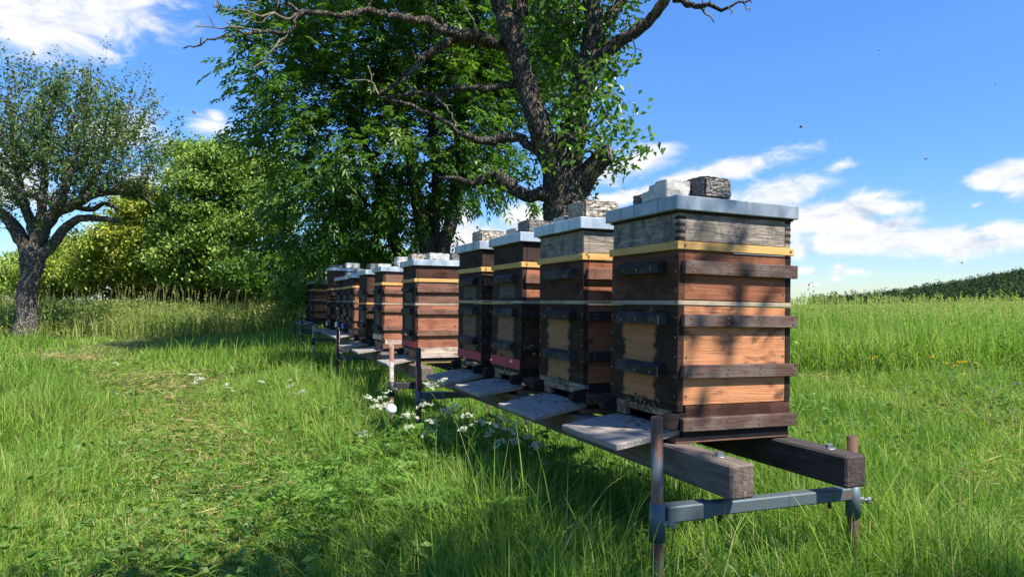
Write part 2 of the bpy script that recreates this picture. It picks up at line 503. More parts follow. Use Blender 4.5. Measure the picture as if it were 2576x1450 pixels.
def np_mesh(name, V, F, tone=None, mat_idx=None):
    """V (n,3); F: (m,k) array or list of such arrays"""
    if not isinstance(F, list):
        F = [F]
    F = [f for f in F if len(f)]
    me = bpy.data.meshes.new(name)
    me.vertices.add(len(V))
    me.vertices.foreach_set('co', np.asarray(V, dtype=np.float32).ravel())
    loops = np.concatenate([f.ravel() for f in F]).astype(np.int32)
    tot = np.concatenate([np.full(len(f), f.shape[1], dtype=np.int32) for f in F])
    start = np.concatenate([[0], np.cumsum(tot)[:-1]]).astype(np.int32)
    me.loops.add(len(loops))
    me.loops.foreach_set('vertex_index', loops)
    me.polygons.add(len(tot))
    me.polygons.foreach_set('loop_start', start)
    me.polygons.foreach_set('loop_total', tot)
    if mat_idx is not None:
        me.polygons.foreach_set('material_index', np.asarray(mat_idx, dtype=np.int32))
    me.update(calc_edges=True)
    if tone is not None:
        a = me.attributes.new('tone', 'FLOAT', 'POINT')
        a.data.foreach_set('value', np.asarray(tone, dtype=np.float32))
    return me


class MB:
    """collects boxes, discs and tubes of several materials into one mesh"""

    def __init__(self):
        self.bm = bmesh.new()

    def box(self, x0, x1, y0, y1, z0, z1, mi=0, bev=0.002, mat=None):
        r = bmesh.ops.create_cube(self.bm, size=1.0)
        vs = r['verts']
        mtx = Matrix.Translation(((x0 + x1) / 2, (y0 + y1) / 2, (z0 + z1) / 2)) @ Matrix.Diagonal((x1 - x0, y1 - y0, z1 - z0, 1))
        if mat is not None:
            mtx = mat @ mtx
        bmesh.ops.transform(self.bm, matrix=mtx, verts=vs)
        fs = {f for v in vs for f in v.link_faces}
        for f in fs:
            f.material_index = mi
        if bev > 0:
            es = list({e for v in vs for e in v.link_edges})
            q = bmesh.ops.bevel(self.bm, geom=es, offset=bev, segments=1, affect='EDGES', profile=0.5)
            for f in q['faces']:
                f.material_index = mi
        return self

    def cyl(self, p0, p1, r, n=10, mi=0, r2=None):
        p0, p1 = Vector(p0), Vector(p1)
        d = p1 - p0
        q = bmesh.ops.create_cone(self.bm, cap_ends=True, segments=n, radius1=r, radius2=r if r2 is None else r2, depth=d.length)
        m = Matrix.Translation((p0 + p1) / 2) @ d.to_track_quat('Z', 'Y').to_matrix().to_4x4()
        bmesh.ops.transform(self.bm, matrix=m, verts=q['verts'])
        for f in {f for v in q['verts'] for f in v.link_faces}:
            f.material_index = mi
            if n >= 10 and len(f.verts) == 4:
                f.smooth = True
        return self

    def prism(self, prof, y0, y1, mi=0):
        """profile in x,z extruded along y"""
        a = [self.bm.verts.new((x, y0, z)) for x, z in prof]
        b = [self.bm.verts.new((x, y1, z)) for x, z in prof]
        n = len(prof)
        fs = [self.bm.faces.new(a), self.bm.faces.new(b[::-1])]
        for i in range(n):
            fs.append(self.bm.faces.new((a[i], b[i], b[(i + 1) % n], a[(i + 1) % n])))
        for f in fs:
            f.material_index = mi
        return self

    def build(self, name, mats, parent=None):
        bmesh.ops.recalc_face_normals(self.bm, faces=self.bm.faces)
        me = bpy.data.meshes.new(name)
        self.bm.to_mesh(me)
        self.bm.free()
        return link(name, me, mats, parent)


def tube_np(P, rad, n=8, rough=0.0, seed=0):
    P = np.asarray(P, dtype=float)
    rad = np.asarray(rad, dtype=float)
    m = len(P)
    T = np.gradient(P, axis=0)
    T /= np.linalg.norm(T, axis=1)[:, None] + 1e-9
    up = np.array([0.0, 0, 1]) if abs(T[0, 2]) < 0.9 else np.array([1.0, 0, 0])
    U = np.zeros_like(P)
    u = np.cross(T[0], up)
    u /= np.linalg.norm(u)
    for i in range(m):
        u = u - T[i] * np.dot(u, T[i])
        u /= np.linalg.norm(u) + 1e-9
        U[i] = u
    W = np.cross(T, U)
    a = np.linspace(0, 2 * math.pi, n, endpoint=False)
    rr = rad[:, None] * np.ones((1, n))
    if rough:
        r0 = np.random.default_rng(seed)
        ph = r0.uniform(0, 6.28, 6)
        s = np.arange(m)[:, None]
        rr = rr * (1 + rough * (0.5 * np.sin(3 * a[None] + ph[0] + s * 0.35) + 0.35 * np.sin(5 * a[None] + ph[1] - s * 0.5) + 0.4 * np.sin(2 * a[None] + s * 0.9 + ph[2]) + r0.normal(0, 0.35, (m, n))))
    V = P[:, None, :] + rr[:, :, None] * (np.cos(a)[None, :, None] * U[:, None, :] + np.sin(a)[None, :, None] * W[:, None, :])
    V = V.reshape(-1, 3)
    i = np.arange(m - 1)[:, None] * n
    j = np.arange(n)[None, :]
    j2 = (j + 1) % n
    F = np.stack([i + j, i + j2, i + n + j2, i + n + j], axis=-1).reshape(-1, 4)
    V = np.vstack([V, P[0], P[-1]])
    jj = np.arange(n)
    c0 = np.stack([np.full(n, m * n), (jj + 1) % n, jj], axis=-1)
    b = (m - 1) * n
    c1 = np.stack([np.full(n, m * n + 1), b + jj, b + (jj + 1) % n], axis=-1)
    return V, F, np.vstack([c0, c1])


class Tubes:
    def __init__(self):
        self.V, self.Q, self.T, self.n = [], [], [], 0

    def add(self, P, rad, n=8, rough=0.0, seed=0):
        v, q, t = tube_np(P, rad, n, rough, seed)
        self.V.append(v)
        self.Q.append(q + self.n)
        self.T.append(t + self.n)
        self.n += len(v)

    def build(self, name, mat, parent=None, smooth=True, loc=None):
        V = np.vstack(self.V)
        if loc is not None:
            V = V - np.asarray(loc)
        me = np_mesh(name, V, [np.vstack(self.Q), np.vstack(self.T)], tone=np.full(len(V), 0.35))
        return link(name, me, mat, parent, smooth)


def smooth_path(P, step, jitter=0.0, seed=0):
    """Catmull-Rom through control rows (x,y,z,r)"""
    P = np.asarray(P, dtype=float)
    E = np.vstack([2 * P[0] - P[1], P, 2 * P[-1] - P[-2]])
    out = []
    for i in range(1, len(E) - 2):
        p0, p1, p2, p3 = E[i - 1], E[i], E[i + 1], E[i + 2]
        n = max(2, int(np.linalg.norm(p2[:3] - p1[:3]) / step))
        for t in np.arange(n) / n:
            out.append(0.5 * ((2 * p1) + (-p0 + p2) * t + (2 * p0 - 5 * p1 + 4 * p2 - p3) * t * t + (-p0 + 3 * p1 - 3 * p2 + p3) * t ** 3))
    out.append(E[-2])
    out = np.array(out)
    if jitter:
        r0 = np.random.default_rng(seed)
        out[1:-1, :3] += r0.normal(0, jitter, (len(out) - 2, 3))
    out[:, 3] = np.maximum(out[:, 3], 0.001)
    return out


def norm(v):
    return v / (np.linalg.norm(v, axis=-1, keepdims=True) + 1e-9)


def leaves_np(P, D, L, W, tone, fold=0.25, droop=0.15, rng=RNG, N=None):
    """one folded diamond/oval leaf per row: base P, direction D, length L, width W"""
    n = len(P)
    D = norm(D)
    if N is None:
        N = rng.normal(0, 0.6, (n, 3)) + np.array([0, 0, 0.9])
    side = norm(np.cross(D, N))
    up = norm(np.cross(side, D))
    L = np.broadcast_to(L, (n,))[:, None]
    W = np.broadcast_to(W, (n,))[:, None]
    tip = P + D * L - np.array([0, 0, 1]) * L * droop
    mid = P + D * L * 0.48
    a = mid + side * W * 0.5 + up * W * fold
    b = mid - side * W * 0.5 + up * W * fold
    V = np.stack([P, a, tip, b], axis=1).reshape(-1, 3)
    i = np.arange(n)[:, None] * 4
    F = np.concatenate([i + np.array([[0, 1, 2]]), i + np.array([[0, 2, 3]])])
    return V, F, np.repeat(tone, 4)


# ------------------------------------------------------------------ terrain
def wave(x, y, f, seed):
    r0 = np.random.default_rng(seed)
    o = 0
    for k in range(5):
        a = r0.uniform(0, 6.28)
        ff = f * (0.6 + 0.5 * k)
        o = o + np.sin((x * math.cos(a) + y * math.sin(a)) * ff + r0.uniform(0, 6.28)) / (1 + 0.6 * k)
    return o / 2.4


def cam_xy(x, y):
    return x * CR - y * SR, x * SR + y * CR      # sideways, depth


def world_xy(cx, d):
    return cx * CR + d * SR, -cx * SR + d * CR


def ground_z(x, y):
    x, y = np.asarray(x, dtype=float), np.asarray(y, dtype=float)
    cx, d = cam_xy(x, y)
    z = 0.025 * wave(x, y, 0.9, 3) + 0.012 * wave(x, y, 3.1, 4)
    z = z + 0.16 * np.clip((d - 9) / 8, 0, 1) ** 2 * np.clip((3 - cx) / 4, 0, 1)
    z = z - 0.05 * np.clip(1 - d / 3, 0, 1)
    s = np.clip((d - 700) / 450, 0, 1)
    hill = np.clip(195 * (cx / np.maximum(d, 1) - 0.455) - 11, -14, 110) * s * s * (3 - 2 * s)
    far = -2.5 * np.clip((d - 60) / 200, 0, 1)
    return z + hill + far


def build_ground():
    rr = np.concatenate([np.linspace(0.0, 4, 21)[1:], np.linspace(4, 30, 66)[1:], np.geomspace(30, 2600, 90)[1:]])
    na = 220
    a = np.linspace(0, 2 * math.pi, na, endpoint=False)
    X = (rr[:, None] * np.sin(a)[None]).ravel()
    Y = (rr[:, None] * np.cos(a)[None]).ravel()
    V = np.column_stack([X, Y, ground_z(X, Y)])
    V = np.vstack([V, [[0, 0, float(ground_z(0, 0))]]])
    m = len(rr)
    i = np.arange(m - 1)[:, None] * na
    j = np.arange(na)[None]
    j2 = (j + 1) % na
    F = np.stack([i + j, i + na + j, i + na + j2, i + j2], axis=-1).reshape(-1, 4)
    jj = np.arange(na)
    c = np.stack([np.full(na, m * na), jj, (jj + 1) % na], axis=-1)
    mt, nt, out = new_mat('turf_soil')
    v = obj_coords(nt, rand=False)
    n1_ = noise(nt, v, 2.2, 7, 0.65)
    n2_ = noise(nt, v, 30, 5, 0.7)
    f = math_n(nt, 'ADD', math_n(nt, 'MULTIPLY', n1_, 0.55), math_n(nt, 'MULTIPLY', n2_, 0.45))
    col = ramp(nt, f, [(0.35, (0.045, 0.07, 0.018)), (0.5, (0.085, 0.105, 0.032)), (0.62, (0.19, 0.145, 0.07)), (0.75, (0.30, 0.20, 0.11))])
    fr = noise(nt, v, 0.02, 3, 0.5)
    far_col = mixc(nt, fr, (0.095, 0.16, 0.03), (0.13, 0.19, 0.045))
    ge = nn(nt, 'ShaderNodeNewGeometry')
    ln = nn(nt, 'ShaderNodeVectorMath', operation='LENGTH')
    nt.links.new(ge.outputs['Position'], ln.inputs[0])
    col = mixc(nt, sstep(nt, ln.outputs['Value'], 18, 45), col, far_col)
    principled(nt, out, col, 0.95, 0, 0.1, bump(nt, f, 0.8, 0.03))
    o = link('ground', np_mesh('ground', V, [F, c]), mt, smooth=True)
    tag(o, kind='structure')


build_ground()

PATH = np.array([(-0.75, 1.2), (-1.15, 2.6), (-1.9, 4.4), (-3.3, 6.8), (-5.2, 9.6), (-8.0, 12.0)])   # trampled strip: sideways, depth


def path_dist(cx, d):
    return np.abs(cx - np.interp(d, PATH[:, 1], PATH[:, 0])) / (0.55 + 0.10 * d)


def tall_mask(cx, d):
    """1 where the meadow was never mown"""
    x, y = world_xy(cx, d)
    w = 0.5 * wave(x, y, 0.8, 21)
    right = np.clip((d - 8.6 - w) / 0.5, 0, 1) * np.clip((x - 4.3) / 0.8, 0, 1)
    left = np.clip((d - 15.6 - 1.6 * w - 0.10 * np.clip(cx + 8, -4, 6)) / 1.2, 0, 1) * np.clip((2.2 - x) / 0.6 + 8 * np.clip(d - 19, 0, 1), 0, 1)
    return np.maximum(right, left)


def scatter(n, d0, d1, power=1.0, wide=0.80, extra=1.2):
    """random ground points in front of the camera and a step to each side: sideways, depth"""
    u = RNG.uniform(0, 1, n)
    d = (d0 ** power + u * (d1 ** power - d0 ** power)) ** (1 / power)
    cx = RNG.uniform(-1, 1, n) * (wide * d + extra)
    return cx, d


def blades(cx, d, h, w, tone, lean, seg, curl=1.0):
    n = len(cx)
    x, y = world_xy(cx, d)
    z = ground_z(x, y) - 0.01
    phi = RNG.uniform(0, 2 * math.pi, n)
    ld = np.column_stack([np.cos(phi), np.sin(phi), np.zeros(n)])
    ps = phi + math.pi / 2 + RNG.normal(0, 0.5, n)
    wd = np.column_stack([np.cos(ps), np.sin(ps), np.zeros(n)])
    ts = np.linspace(0, 1, seg + 1)
    rows = []
    P = np.column_stack([x, y, z])
    for t in ts[:-1]:
        c = P + ld * (h * lean * (0.35 * t + 0.65 * t ** 2))[:, None] + np.array([0, 0, 1]) * (h * (t - 0.30 * curl * np.clip(lean, 0, 1.3) * t ** 3))[:, None]
        ww = (w * 0.5 * (1 - 0.75 * t ** 1.8))[:, None]
        rows += [c - wd * ww, c + wd * ww]
    tip = P + ld * (h * lean)[:, None] + np.array([0, 0, 1]) * (h * (1 - 0.30 * curl * np.clip(lean, 0, 1.3)))[:, None]
    rows.append(tip)
    k = len(rows)
    V = np.stack(rows, axis=1).reshape(-1, 3)
    i = np.arange(n)[:, None] * k
    Q = [i + np.array([[2 * s, 2 * s + 1, 2 * s + 3, 2 * s + 2]]) for s in range(seg - 1)]
    Tt = i + np.array([[k - 3, k - 2, k - 1]])
    return V, (np.concatenate(Q) if Q else np.zeros((0, 4), int)), Tt, np.repeat(tone, k)


class Stuff:
    def __init__(self):
        self.V, self.Q, self.T, self.t, self.n = [], [], [], [], 0

    def add(self, V, Q, T, tone):
        self.V.append(V)
        self.t.append(tone)
        if len(Q):
            self.Q.append(Q + self.n)
        if len(T):
            self.T.append(T + self.n)
        self.n += len(V)

    def leaves(self, *a, **k):
        V, F, t = leaves_np(*a, **k)
        self.add(V, np.zeros((0, 4), int), F, t)

    def mesh(self, name, loc=None):
        V = np.vstack(self.V)
        if loc is not None:
            V = V - np.asarray(loc)
        fs = []
        if self.Q:
            fs.append(np.vstack(self.Q))
        if self.T:
            fs.append(np.vstack(self.T))
        return np_mesh(name, V, fs, np.concatenate(self.t))


def mown(x, y, d):
    """recently mown messy ground behind and right of the stands"""
    return np.clip((x - 2.15) / 0.5, 0, 1) * np.clip((d - 1.9) / 0.7, 0, 1)


def lawn_height(cx, d):
    x, y = world_xy(cx, d)
    p = np.clip(path_dist(cx, d), 0, 1)
    h = 0.07 + 0.115 * p ** 2
    h = h + 0.07 * np.exp(-((x - 0.85) / 0.5) ** 2) * np.clip(1 - np.abs(y - 4) / 4.5, 0, 1)    # lush strip before the stands
    h = h * (1 - 0.25 * mown(x, y, d))
    h = h + 0.12 * np.clip((x - 1.6), 0, 1) * np.clip((2.35 - d) / 0.6, 0, 1)
    h = h * (1 + 0.5 * wave(x, y, 2.2, 8) + 0.45 * wave(x, y, 5.5, 18))
    return np.clip(h, 0.035, 0.34)


def lawn():
    st = Stuff()
    for (n, d0, d1, w, seg) in ((120000, 0.7, 3.4, 0.0040, 4), (190000, 3.2, 8.0, 0.0055, 3), (170000, 7.6, 19.5, 0.011, 2)):
        cx, d = scatter(n, d0, d1, 1.7)
        keep = RNG.uniform(0, 1, n) > tall_mask(cx, d)
        x, y = world_xy(cx, d)
        p = path_dist(cx, d)
        strip = mown(x, y, d) * np.clip(0.5 + 0.9 * wave(x, y, 1.9, 35), 0, 1)
        keep &= RNG.uniform(0, 1, n) > 0.5 * (np.exp(-(p / 0.6) ** 2) * np.clip(0.9 + 0.9 * wave(x, y, 1.7, 31), 0, 1.5)) + 0.6 * strip
        cx, d, x, y, p, strip = cx[keep], d[keep], x[keep], y[keep], p[keep], strip[keep]
        n = len(cx)
        h = lawn_height(cx, d) * RNG.uniform(0.55, 1.45, n)
        tone = 0.45 + 0.18 * wave(x, y, 1.1, 5) + 0.20 * wave(x, y, 5.0, 25) + 0.20 * strip + RNG.normal(0, 0.24, n)
        dry = RNG.uniform(0, 1, n) < 0.04 + 0.16 * np.exp(-(p / 0.6) ** 2) + 0.12 * strip
        tone = np.where(dry, RNG.uniform(0.85, 1.0, n), np.clip(tone, 0, 0.84))
        lean = np.abs(RNG.normal(0.55, 0.42, n)) + 0.7 * strip * RNG.uniform(0, 1, n) + 0.7 * np.exp(-(p / 0.5) ** 2) * RNG.uniform(0, 1, n)
        st.add(*blades(cx, d, h, w * RNG.uniform(0.6, 1.5, n), tone, lean, seg))
    # flattened, cut blades lying in every direction
    cx, d = scatter(70000, 1.0, 11, 1.6)
    x, y = world_xy(cx, d)
    pr = 0.12 + 0.75 * mown(x, y, d) * np.clip(0.5 + 0.9 * wave(x, y, 1.9, 35), 0.1, 1) + 0.7 * np.exp(-(path_dist(cx, d) / 0.7) ** 2)
    keep = (RNG.uniform(0, 1, len(cx)) < pr) & (tall_mask(cx, d) < 0.5)
    cx, d, x, y = cx[keep], d[keep], x[keep], y[keep]
    n = len(cx)
    a = RNG.uniform(0, 6.28, n)
    P = np.column_stack([x, y, ground_z(x, y) + RNG.uniform(0.01, 0.09, n)])
    st.leaves(P, np.column_stack([np.cos(a), np.sin(a), RNG.normal(0.12, 0.3, n)]), RNG.uniform(0.03, 0.11, n), 0.0032 + 0.0004 * d, np.clip(RNG.normal(0.66, 0.14, n), 0, 0.93), fold=0.0, droop=0.15)
    # longer stems standing out of the sward
    cx, d = scatter(13000, 1.2, 14, 1.6)
    keep = (tall_mask(cx, d) < 0.5) & (path_dist(cx, d) > 0.55)
    cx, d = cx[keep], d[keep]
    n = len(cx)
    st.add(*blades(cx, d, lawn_height(cx, d) * RNG.uniform(1.3, 2.2, n), 0.0035 + 0.0006 * d, np.clip(RNG.normal(0.6, 0.2, n), 0, 0.9), np.abs(RNG.normal(0.4, 0.3, n)), 4))
    o = link('grass', st.mesh('grass'), M['grass'])
    tag(o, 'green mown orchard grass with a trampled strip beside the hives', 'grass', kind='stuff')


def meadow(side):
    st = Stuff()
    for (n, d0, d1, w, seg) in ((95000, 8.0, 15, 0.011, 3), (110000, 14, 34, 0.020, 2), (70000, 32, 130, 0.075, 2)):
        cx, d = scatter(n, d0, d1, 1.5 if d1 < 100 else 1.0)
        keep = RNG.uniform(0, 1, n) < tall_mask(cx, d)
        keep &= (cx > -0.05 * d) if side == 'right' else (cx <= -0.05 * d)
        cx, d = cx[keep], d[keep]
        n = len(cx)
        if n == 0:
            continue
        x, y = world_xy(cx, d)
        hh = (0.66 if side == 'right' else 0.92) * (1 + 0.22 * wave(x, y, 0.9, 9)) * np.clip(0.75 + 0.25 * (d - 8.5), 0.75, 1)
        if side == 'left':
            hh = hh * (0.55 + 0.45 * np.clip((d - 15.5) / 3, 0, 1))
        h = hh * RNG.uniform(0.45, 1.2, n)
        base = 0.40 if side == 'right' else 0.42
        tone = np.clip(base + 0.24 * wave(x, y, 0.7, 15) + RNG.normal(0, 0.18, n), 0, 0.85)
        tone = np.where(RNG.uniform(0, 1, n) < (0.05 if side == 'right' else 0.12), RNG.uniform(0.8, 1, n), tone)
        st.add(*blades(cx, d, h, w * RNG.uniform(0.6, 1.4, n), tone, np.abs(RNG.normal(0.45, 0.35, n)), seg))
    # leafy herbs among the stems
    cx, d = scatter(230000, 8.2, 36, 1.15)
    keep = RNG.uniform(0, 1, len(cx)) < tall_mask(cx, d)
    keep &= (cx > -0.05 * d) if side == 'right' else (cx <= -0.05 * d)
    cx, d = cx[keep], d[keep]
    n = len(cx)
    x, y = world_xy(cx, d)
    cl = np.clip(0.5 + 0.9 * wave(x, y, 1.6, 41), 0, 1)
    hs_ = RNG.normal(0.48 + 0.22 * wave(x, y, 2.3, 44), 0.2)
    P = np.column_stack([x, y, ground_z(x, y) + RNG.uniform(0.05, 0.72, n) * (0.55 + 0.45 * cl) * (1.0 if side == 'right' else 1.25)])
    D = RNG.normal(0, 1, (n, 3)) + np.array([0, 0, 0.3])
    st.leaves(P, D, (0.026 + 0.0026 * d) * RNG.uniform(0.6, 1.6, n), (0.013 + 0.0014 * d) * RNG.uniform(0.6, 1.5, n), np.clip(hs_, 0, 0.9), fold=0.08)
    # seed heads on thin stalks
    cx, d = scatter(6500 if side == 'right' else 2600, 8.4, 34, 1.05)
    keep = RNG.uniform(0, 1, len(cx)) < tall_mask(cx, d)
    keep &= (cx > -0.05 * d) if side == 'right' else (cx <= -0.05 * d)
    cx, d = cx[keep], d[keep]
    n = len(cx)
    x, y = world_xy(cx, d)
    h = (0.94 if side == 'right' else 1.05) * RNG.uniform(0.8, 1.22, n)
    a = RNG.uniform(0, 6.28, n)
    ln_ = RNG.uniform(0.02, 0.22, n)
    base = np.column_stack([x, y, ground_z(x, y)])
    top = base + np.column_stack([np.cos(a) * ln_ * h, np.sin(a) * ln_ * h, h])
    sidev = np.column_stack([CR * np.ones(n), -SR * np.ones(n), np.zeros(n)])
    ww = (0.0016 + 0.00022 * d)[:, None]
    mid = (base + top) / 2 - np.column_stack([np.cos(a), np.sin(a), np.zeros(n)]) * 0.03
    V = np.stack([base - sidev * ww, base + sidev * ww, mid - sidev * ww, mid + sidev * ww, top - sidev * ww * .6, top + sidev * ww * .6], axis=1).reshape(-1, 3)
    i = np.arange(n)[:, None] * 6
    st.add(V, np.concatenate([i + np.array([[0, 1, 3, 2]]), i + np.array([[2, 3, 5, 4]])]), np.zeros((0, 3), int), np.repeat(RNG.uniform(0.6, 0.9, n), 6))
    k = 11
    f = RNG.uniform(0.0, 1.0, (n, k))
    PL = RNG.uniform(0.10, 0.20, n)[:, None]
    dirn = norm(top - mid)
    C = top[:, None, :] - dirn[:, None, :] * (f * PL)[:, :, None] * 0.9
    DD = dirn[:, None, :] * 1.0 + RNG.normal(0, 0.45, (n, k, 3)) - np.array([0, 0, 0.35])
    st.leaves(C.reshape(-1, 3), DD.reshape(-1, 3), np.repeat(0.028 + 0.001 * d, k), np.repeat(0.006 + 0.0006 * d, k), np.repeat(RNG.uniform(0.75, 1.0, n), k))
    nm = 'meadow_grass'
    o = link(nm, st.mesh(nm), M['meadow'] if side == 'right' else M['dry_meadow'])
    if side == 'right':
        tag(o, 'tall bright green meadow grass beyond the hives towards the wooded hill', 'meadow', kind='stuff')
    else:
        tag(o, 'tall yellowish seeding grass in front of the bushes and the old apple tree', 'meadow', kind='stuff')


def straw():
    st = Stuff()
    cx, d = scatter(48000, 1.0, 12, 1.5)
    x, y = world_xy(cx, d)
    p = path_dist(cx, d)
    strip = mown(x, y, d)
    pr = np.exp(-(p / 0.6) ** 2) * np.clip(0.6 + 0.9 * wave(x, y, 1.7, 31), 0.05, 1) + 0.8 * strip * np.clip(0.25 + wave(x, y, 1.9, 35), 0, 1) + 0.06
    keep = (RNG.uniform(0, 1, len(cx)) < pr) & (tall_mask(cx, d) < 0.5)
    cx, d, x, y = cx[keep], d[keep], x[keep], y[keep]
    n = len(cx)
    a = RNG.uniform(0, 6.28, n)
    P = np.column_stack([x, y, ground_z(x, y) + RNG.uniform(0.01, 0.06, n) + strip[keep] * RNG.uniform(0, 0.06, n)])
    D = np.column_stack([np.cos(a), np.sin(a), RNG.normal(0.05, 0.18, n)])
    st.leaves(P, D, RNG.uniform(0.05, 0.2, n), 0.0028 + 0.0004 * d, RNG.uniform(0, 1, n), fold=0.0, droop=0.05)
    o = link('straw', st.mesh('straw'), M['straw'])
    tag(o, 'dry cut grass stalks lying over the trampled strip of lawn', 'straw', kind='stuff')


def herbs():
    """low broad leaves (clover, plantain) in the lawn"""
    st = Stuff()
    cx, d = scatter(45000, 1.0, 11, 1.6)
    x, y = world_xy(cx, d)
    pr = np.clip(0.15 + 0.9 * wave(x, y, 1.5, 51) + 0.25 * mown(x, y, d), 0, 1) * np.clip(1.3 - d / 10, 0.15, 1)
    keep = (RNG.uniform(0, 1, len(cx)) < pr) & (tall_mask(cx, d) < 0.5)
    cx, d, x, y = cx[keep], d[keep], x[keep], y[keep]
    n = len(cx)
    hgt = np.clip(lawn_height(cx, d), 0.05, 0.22) * RNG.uniform(0.4, 1.05, n)
    for k in range(3):
        a = RNG.uniform(0, 6.28, n) + k * 2.1
        P = np.column_stack([x, y, ground_z(x, y) + hgt]) + RNG.normal(0, 0.006, (n, 3))
        D = np.column_stack([np.cos(a), np.sin(a), RNG.normal(0.15, 0.25, n)])
        s = RNG.uniform(0.6, 2.1, n)
        st.leaves(P, D, 0.028 * s, 0.016 * s, np.clip(RNG.normal(0.55, 0.22, n), 0, 1), fold=0.04)
    o = link('ground_cover', st.mesh('ground_cover'), M['herb'])
    tag(o, 'low clover and small broad leaves growing through the lawn', 'ground cover', kind='stuff')


lawn()
meadow('right')
meadow('left')
straw()
herbs()


# ------------------------------------------------------------------ hives
HW, HD = 0.428, 0.483        # width along the row, depth front to back


def screw(mb, x, y, z, axis, mi, r=0.0042):
    d = Vector((-1, 0, 0)) if axis == 'x' else Vector((0, -1, 0))
    p = Vector((x, y, z))
    mb.cyl(p + d * -0.002, p + d * 0.0016, r, 8, mi)


def handle(z, parent, w=0.27, detail=True, yc=0.20):
    mb = MB()
    y0, y1 = yc - w / 2, yc + w / 2
    prof = [(0.0, -0.021), (-0.034, -0.021), (-0.036, 0.006), (-0.022, 0.021), (0.0, 0.021)]
    mb.prism([(x, z + zz) for x, zz in prof], y0, y1, 0)
    if detail:
        for yy in (y0 + 0.04, yc, y1 - 0.04):
            screw(mb, -0.0365, yy, z - 0.008, 'x', 1)
    return mb.build('handle', [M['handle'], M['screw']], parent)


def batten(z0, z1, parent, mat, detail=True, proud=0.021):
    for (ya, yb) in ((-proud, -0.0005), (HW + 0.0005, HW + proud)):
        mb = MB()
        mb.box(0.012, HD + 0.012, ya, yb, z0, z1, 0, 0.002)
        if detail and ya < 0:
            for xx in (0.045, 0.19, 0.33, 0.475):
                screw(mb, xx, -proud, z0 + 0.012 + 0.002 * random.random(), 'y', 1)
                screw(mb, xx + random.uniform(-.004, .004), -proud, z1 - 0.012, 'y', 1)
        mb.build('batten', [mat, M['screw']], parent)


def wood_box(name, parent, z0, z1, front, side, post=None, inset=0.0, detail=True):
    """box of four boards: side boards between black corner ends"""
    mb = MB()
    t = 0.024
    mb.box(inset, inset + t, inset, HW - inset, z0, z1, 0, 0.0018)                 # front board
    mb.box(HD - inset - t, HD - inset, inset, HW - inset, z0, z1, 2, 0.0018)       # back board
    mb.box(inset + t + 0.0005, HD - inset - t - 0.0005, inset - 0.0015 + 0.002, inset + t, z0 + 0.001, z1 - 0.001, 1, 0.0018)
    mb.box(inset + t + 0.0005, HD - inset - t - 0.0005, HW - inset - t, HW - inset - 0.0005, z0 + 0.001, z1 - 0.001, 1, 0.0018)
    if detail:
        for zz in np.arange(z0 + 0.03, z1 - 0.01, 0.065):
            screw(mb, inset + 0.035, inset + 0.0005, zz, 'y', 3)
            screw(mb, HD - inset - 0.035, inset + 0.0005, zz, 'y', 3)
            screw(mb, inset, inset + 0.012, zz, 'x', 3)
            screw(mb, inset, HW - inset - 0.012, zz, 'x', 3)
    return mb.build(name, [front, side, post or M['black_wood'], M['screw']], parent)


def cut_recess(obj, cutter_mb):
    c = cutter_mb.build('recess_cutter', [M['black_wood']])
    md = obj.modifiers.new('cut', 'BOOLEAN')
    md.object = c
    md.operation = 'DIFFERENCE'
    md.solver = 'EXACT'
    dg = bpy.context.evaluated_depsgraph_get()
    me = bpy.data.meshes.new_from_object(obj.evaluated_get(dg))
    obj.modifiers.clear()
    obj.data = me
    bpy.data.objects.remove(c)


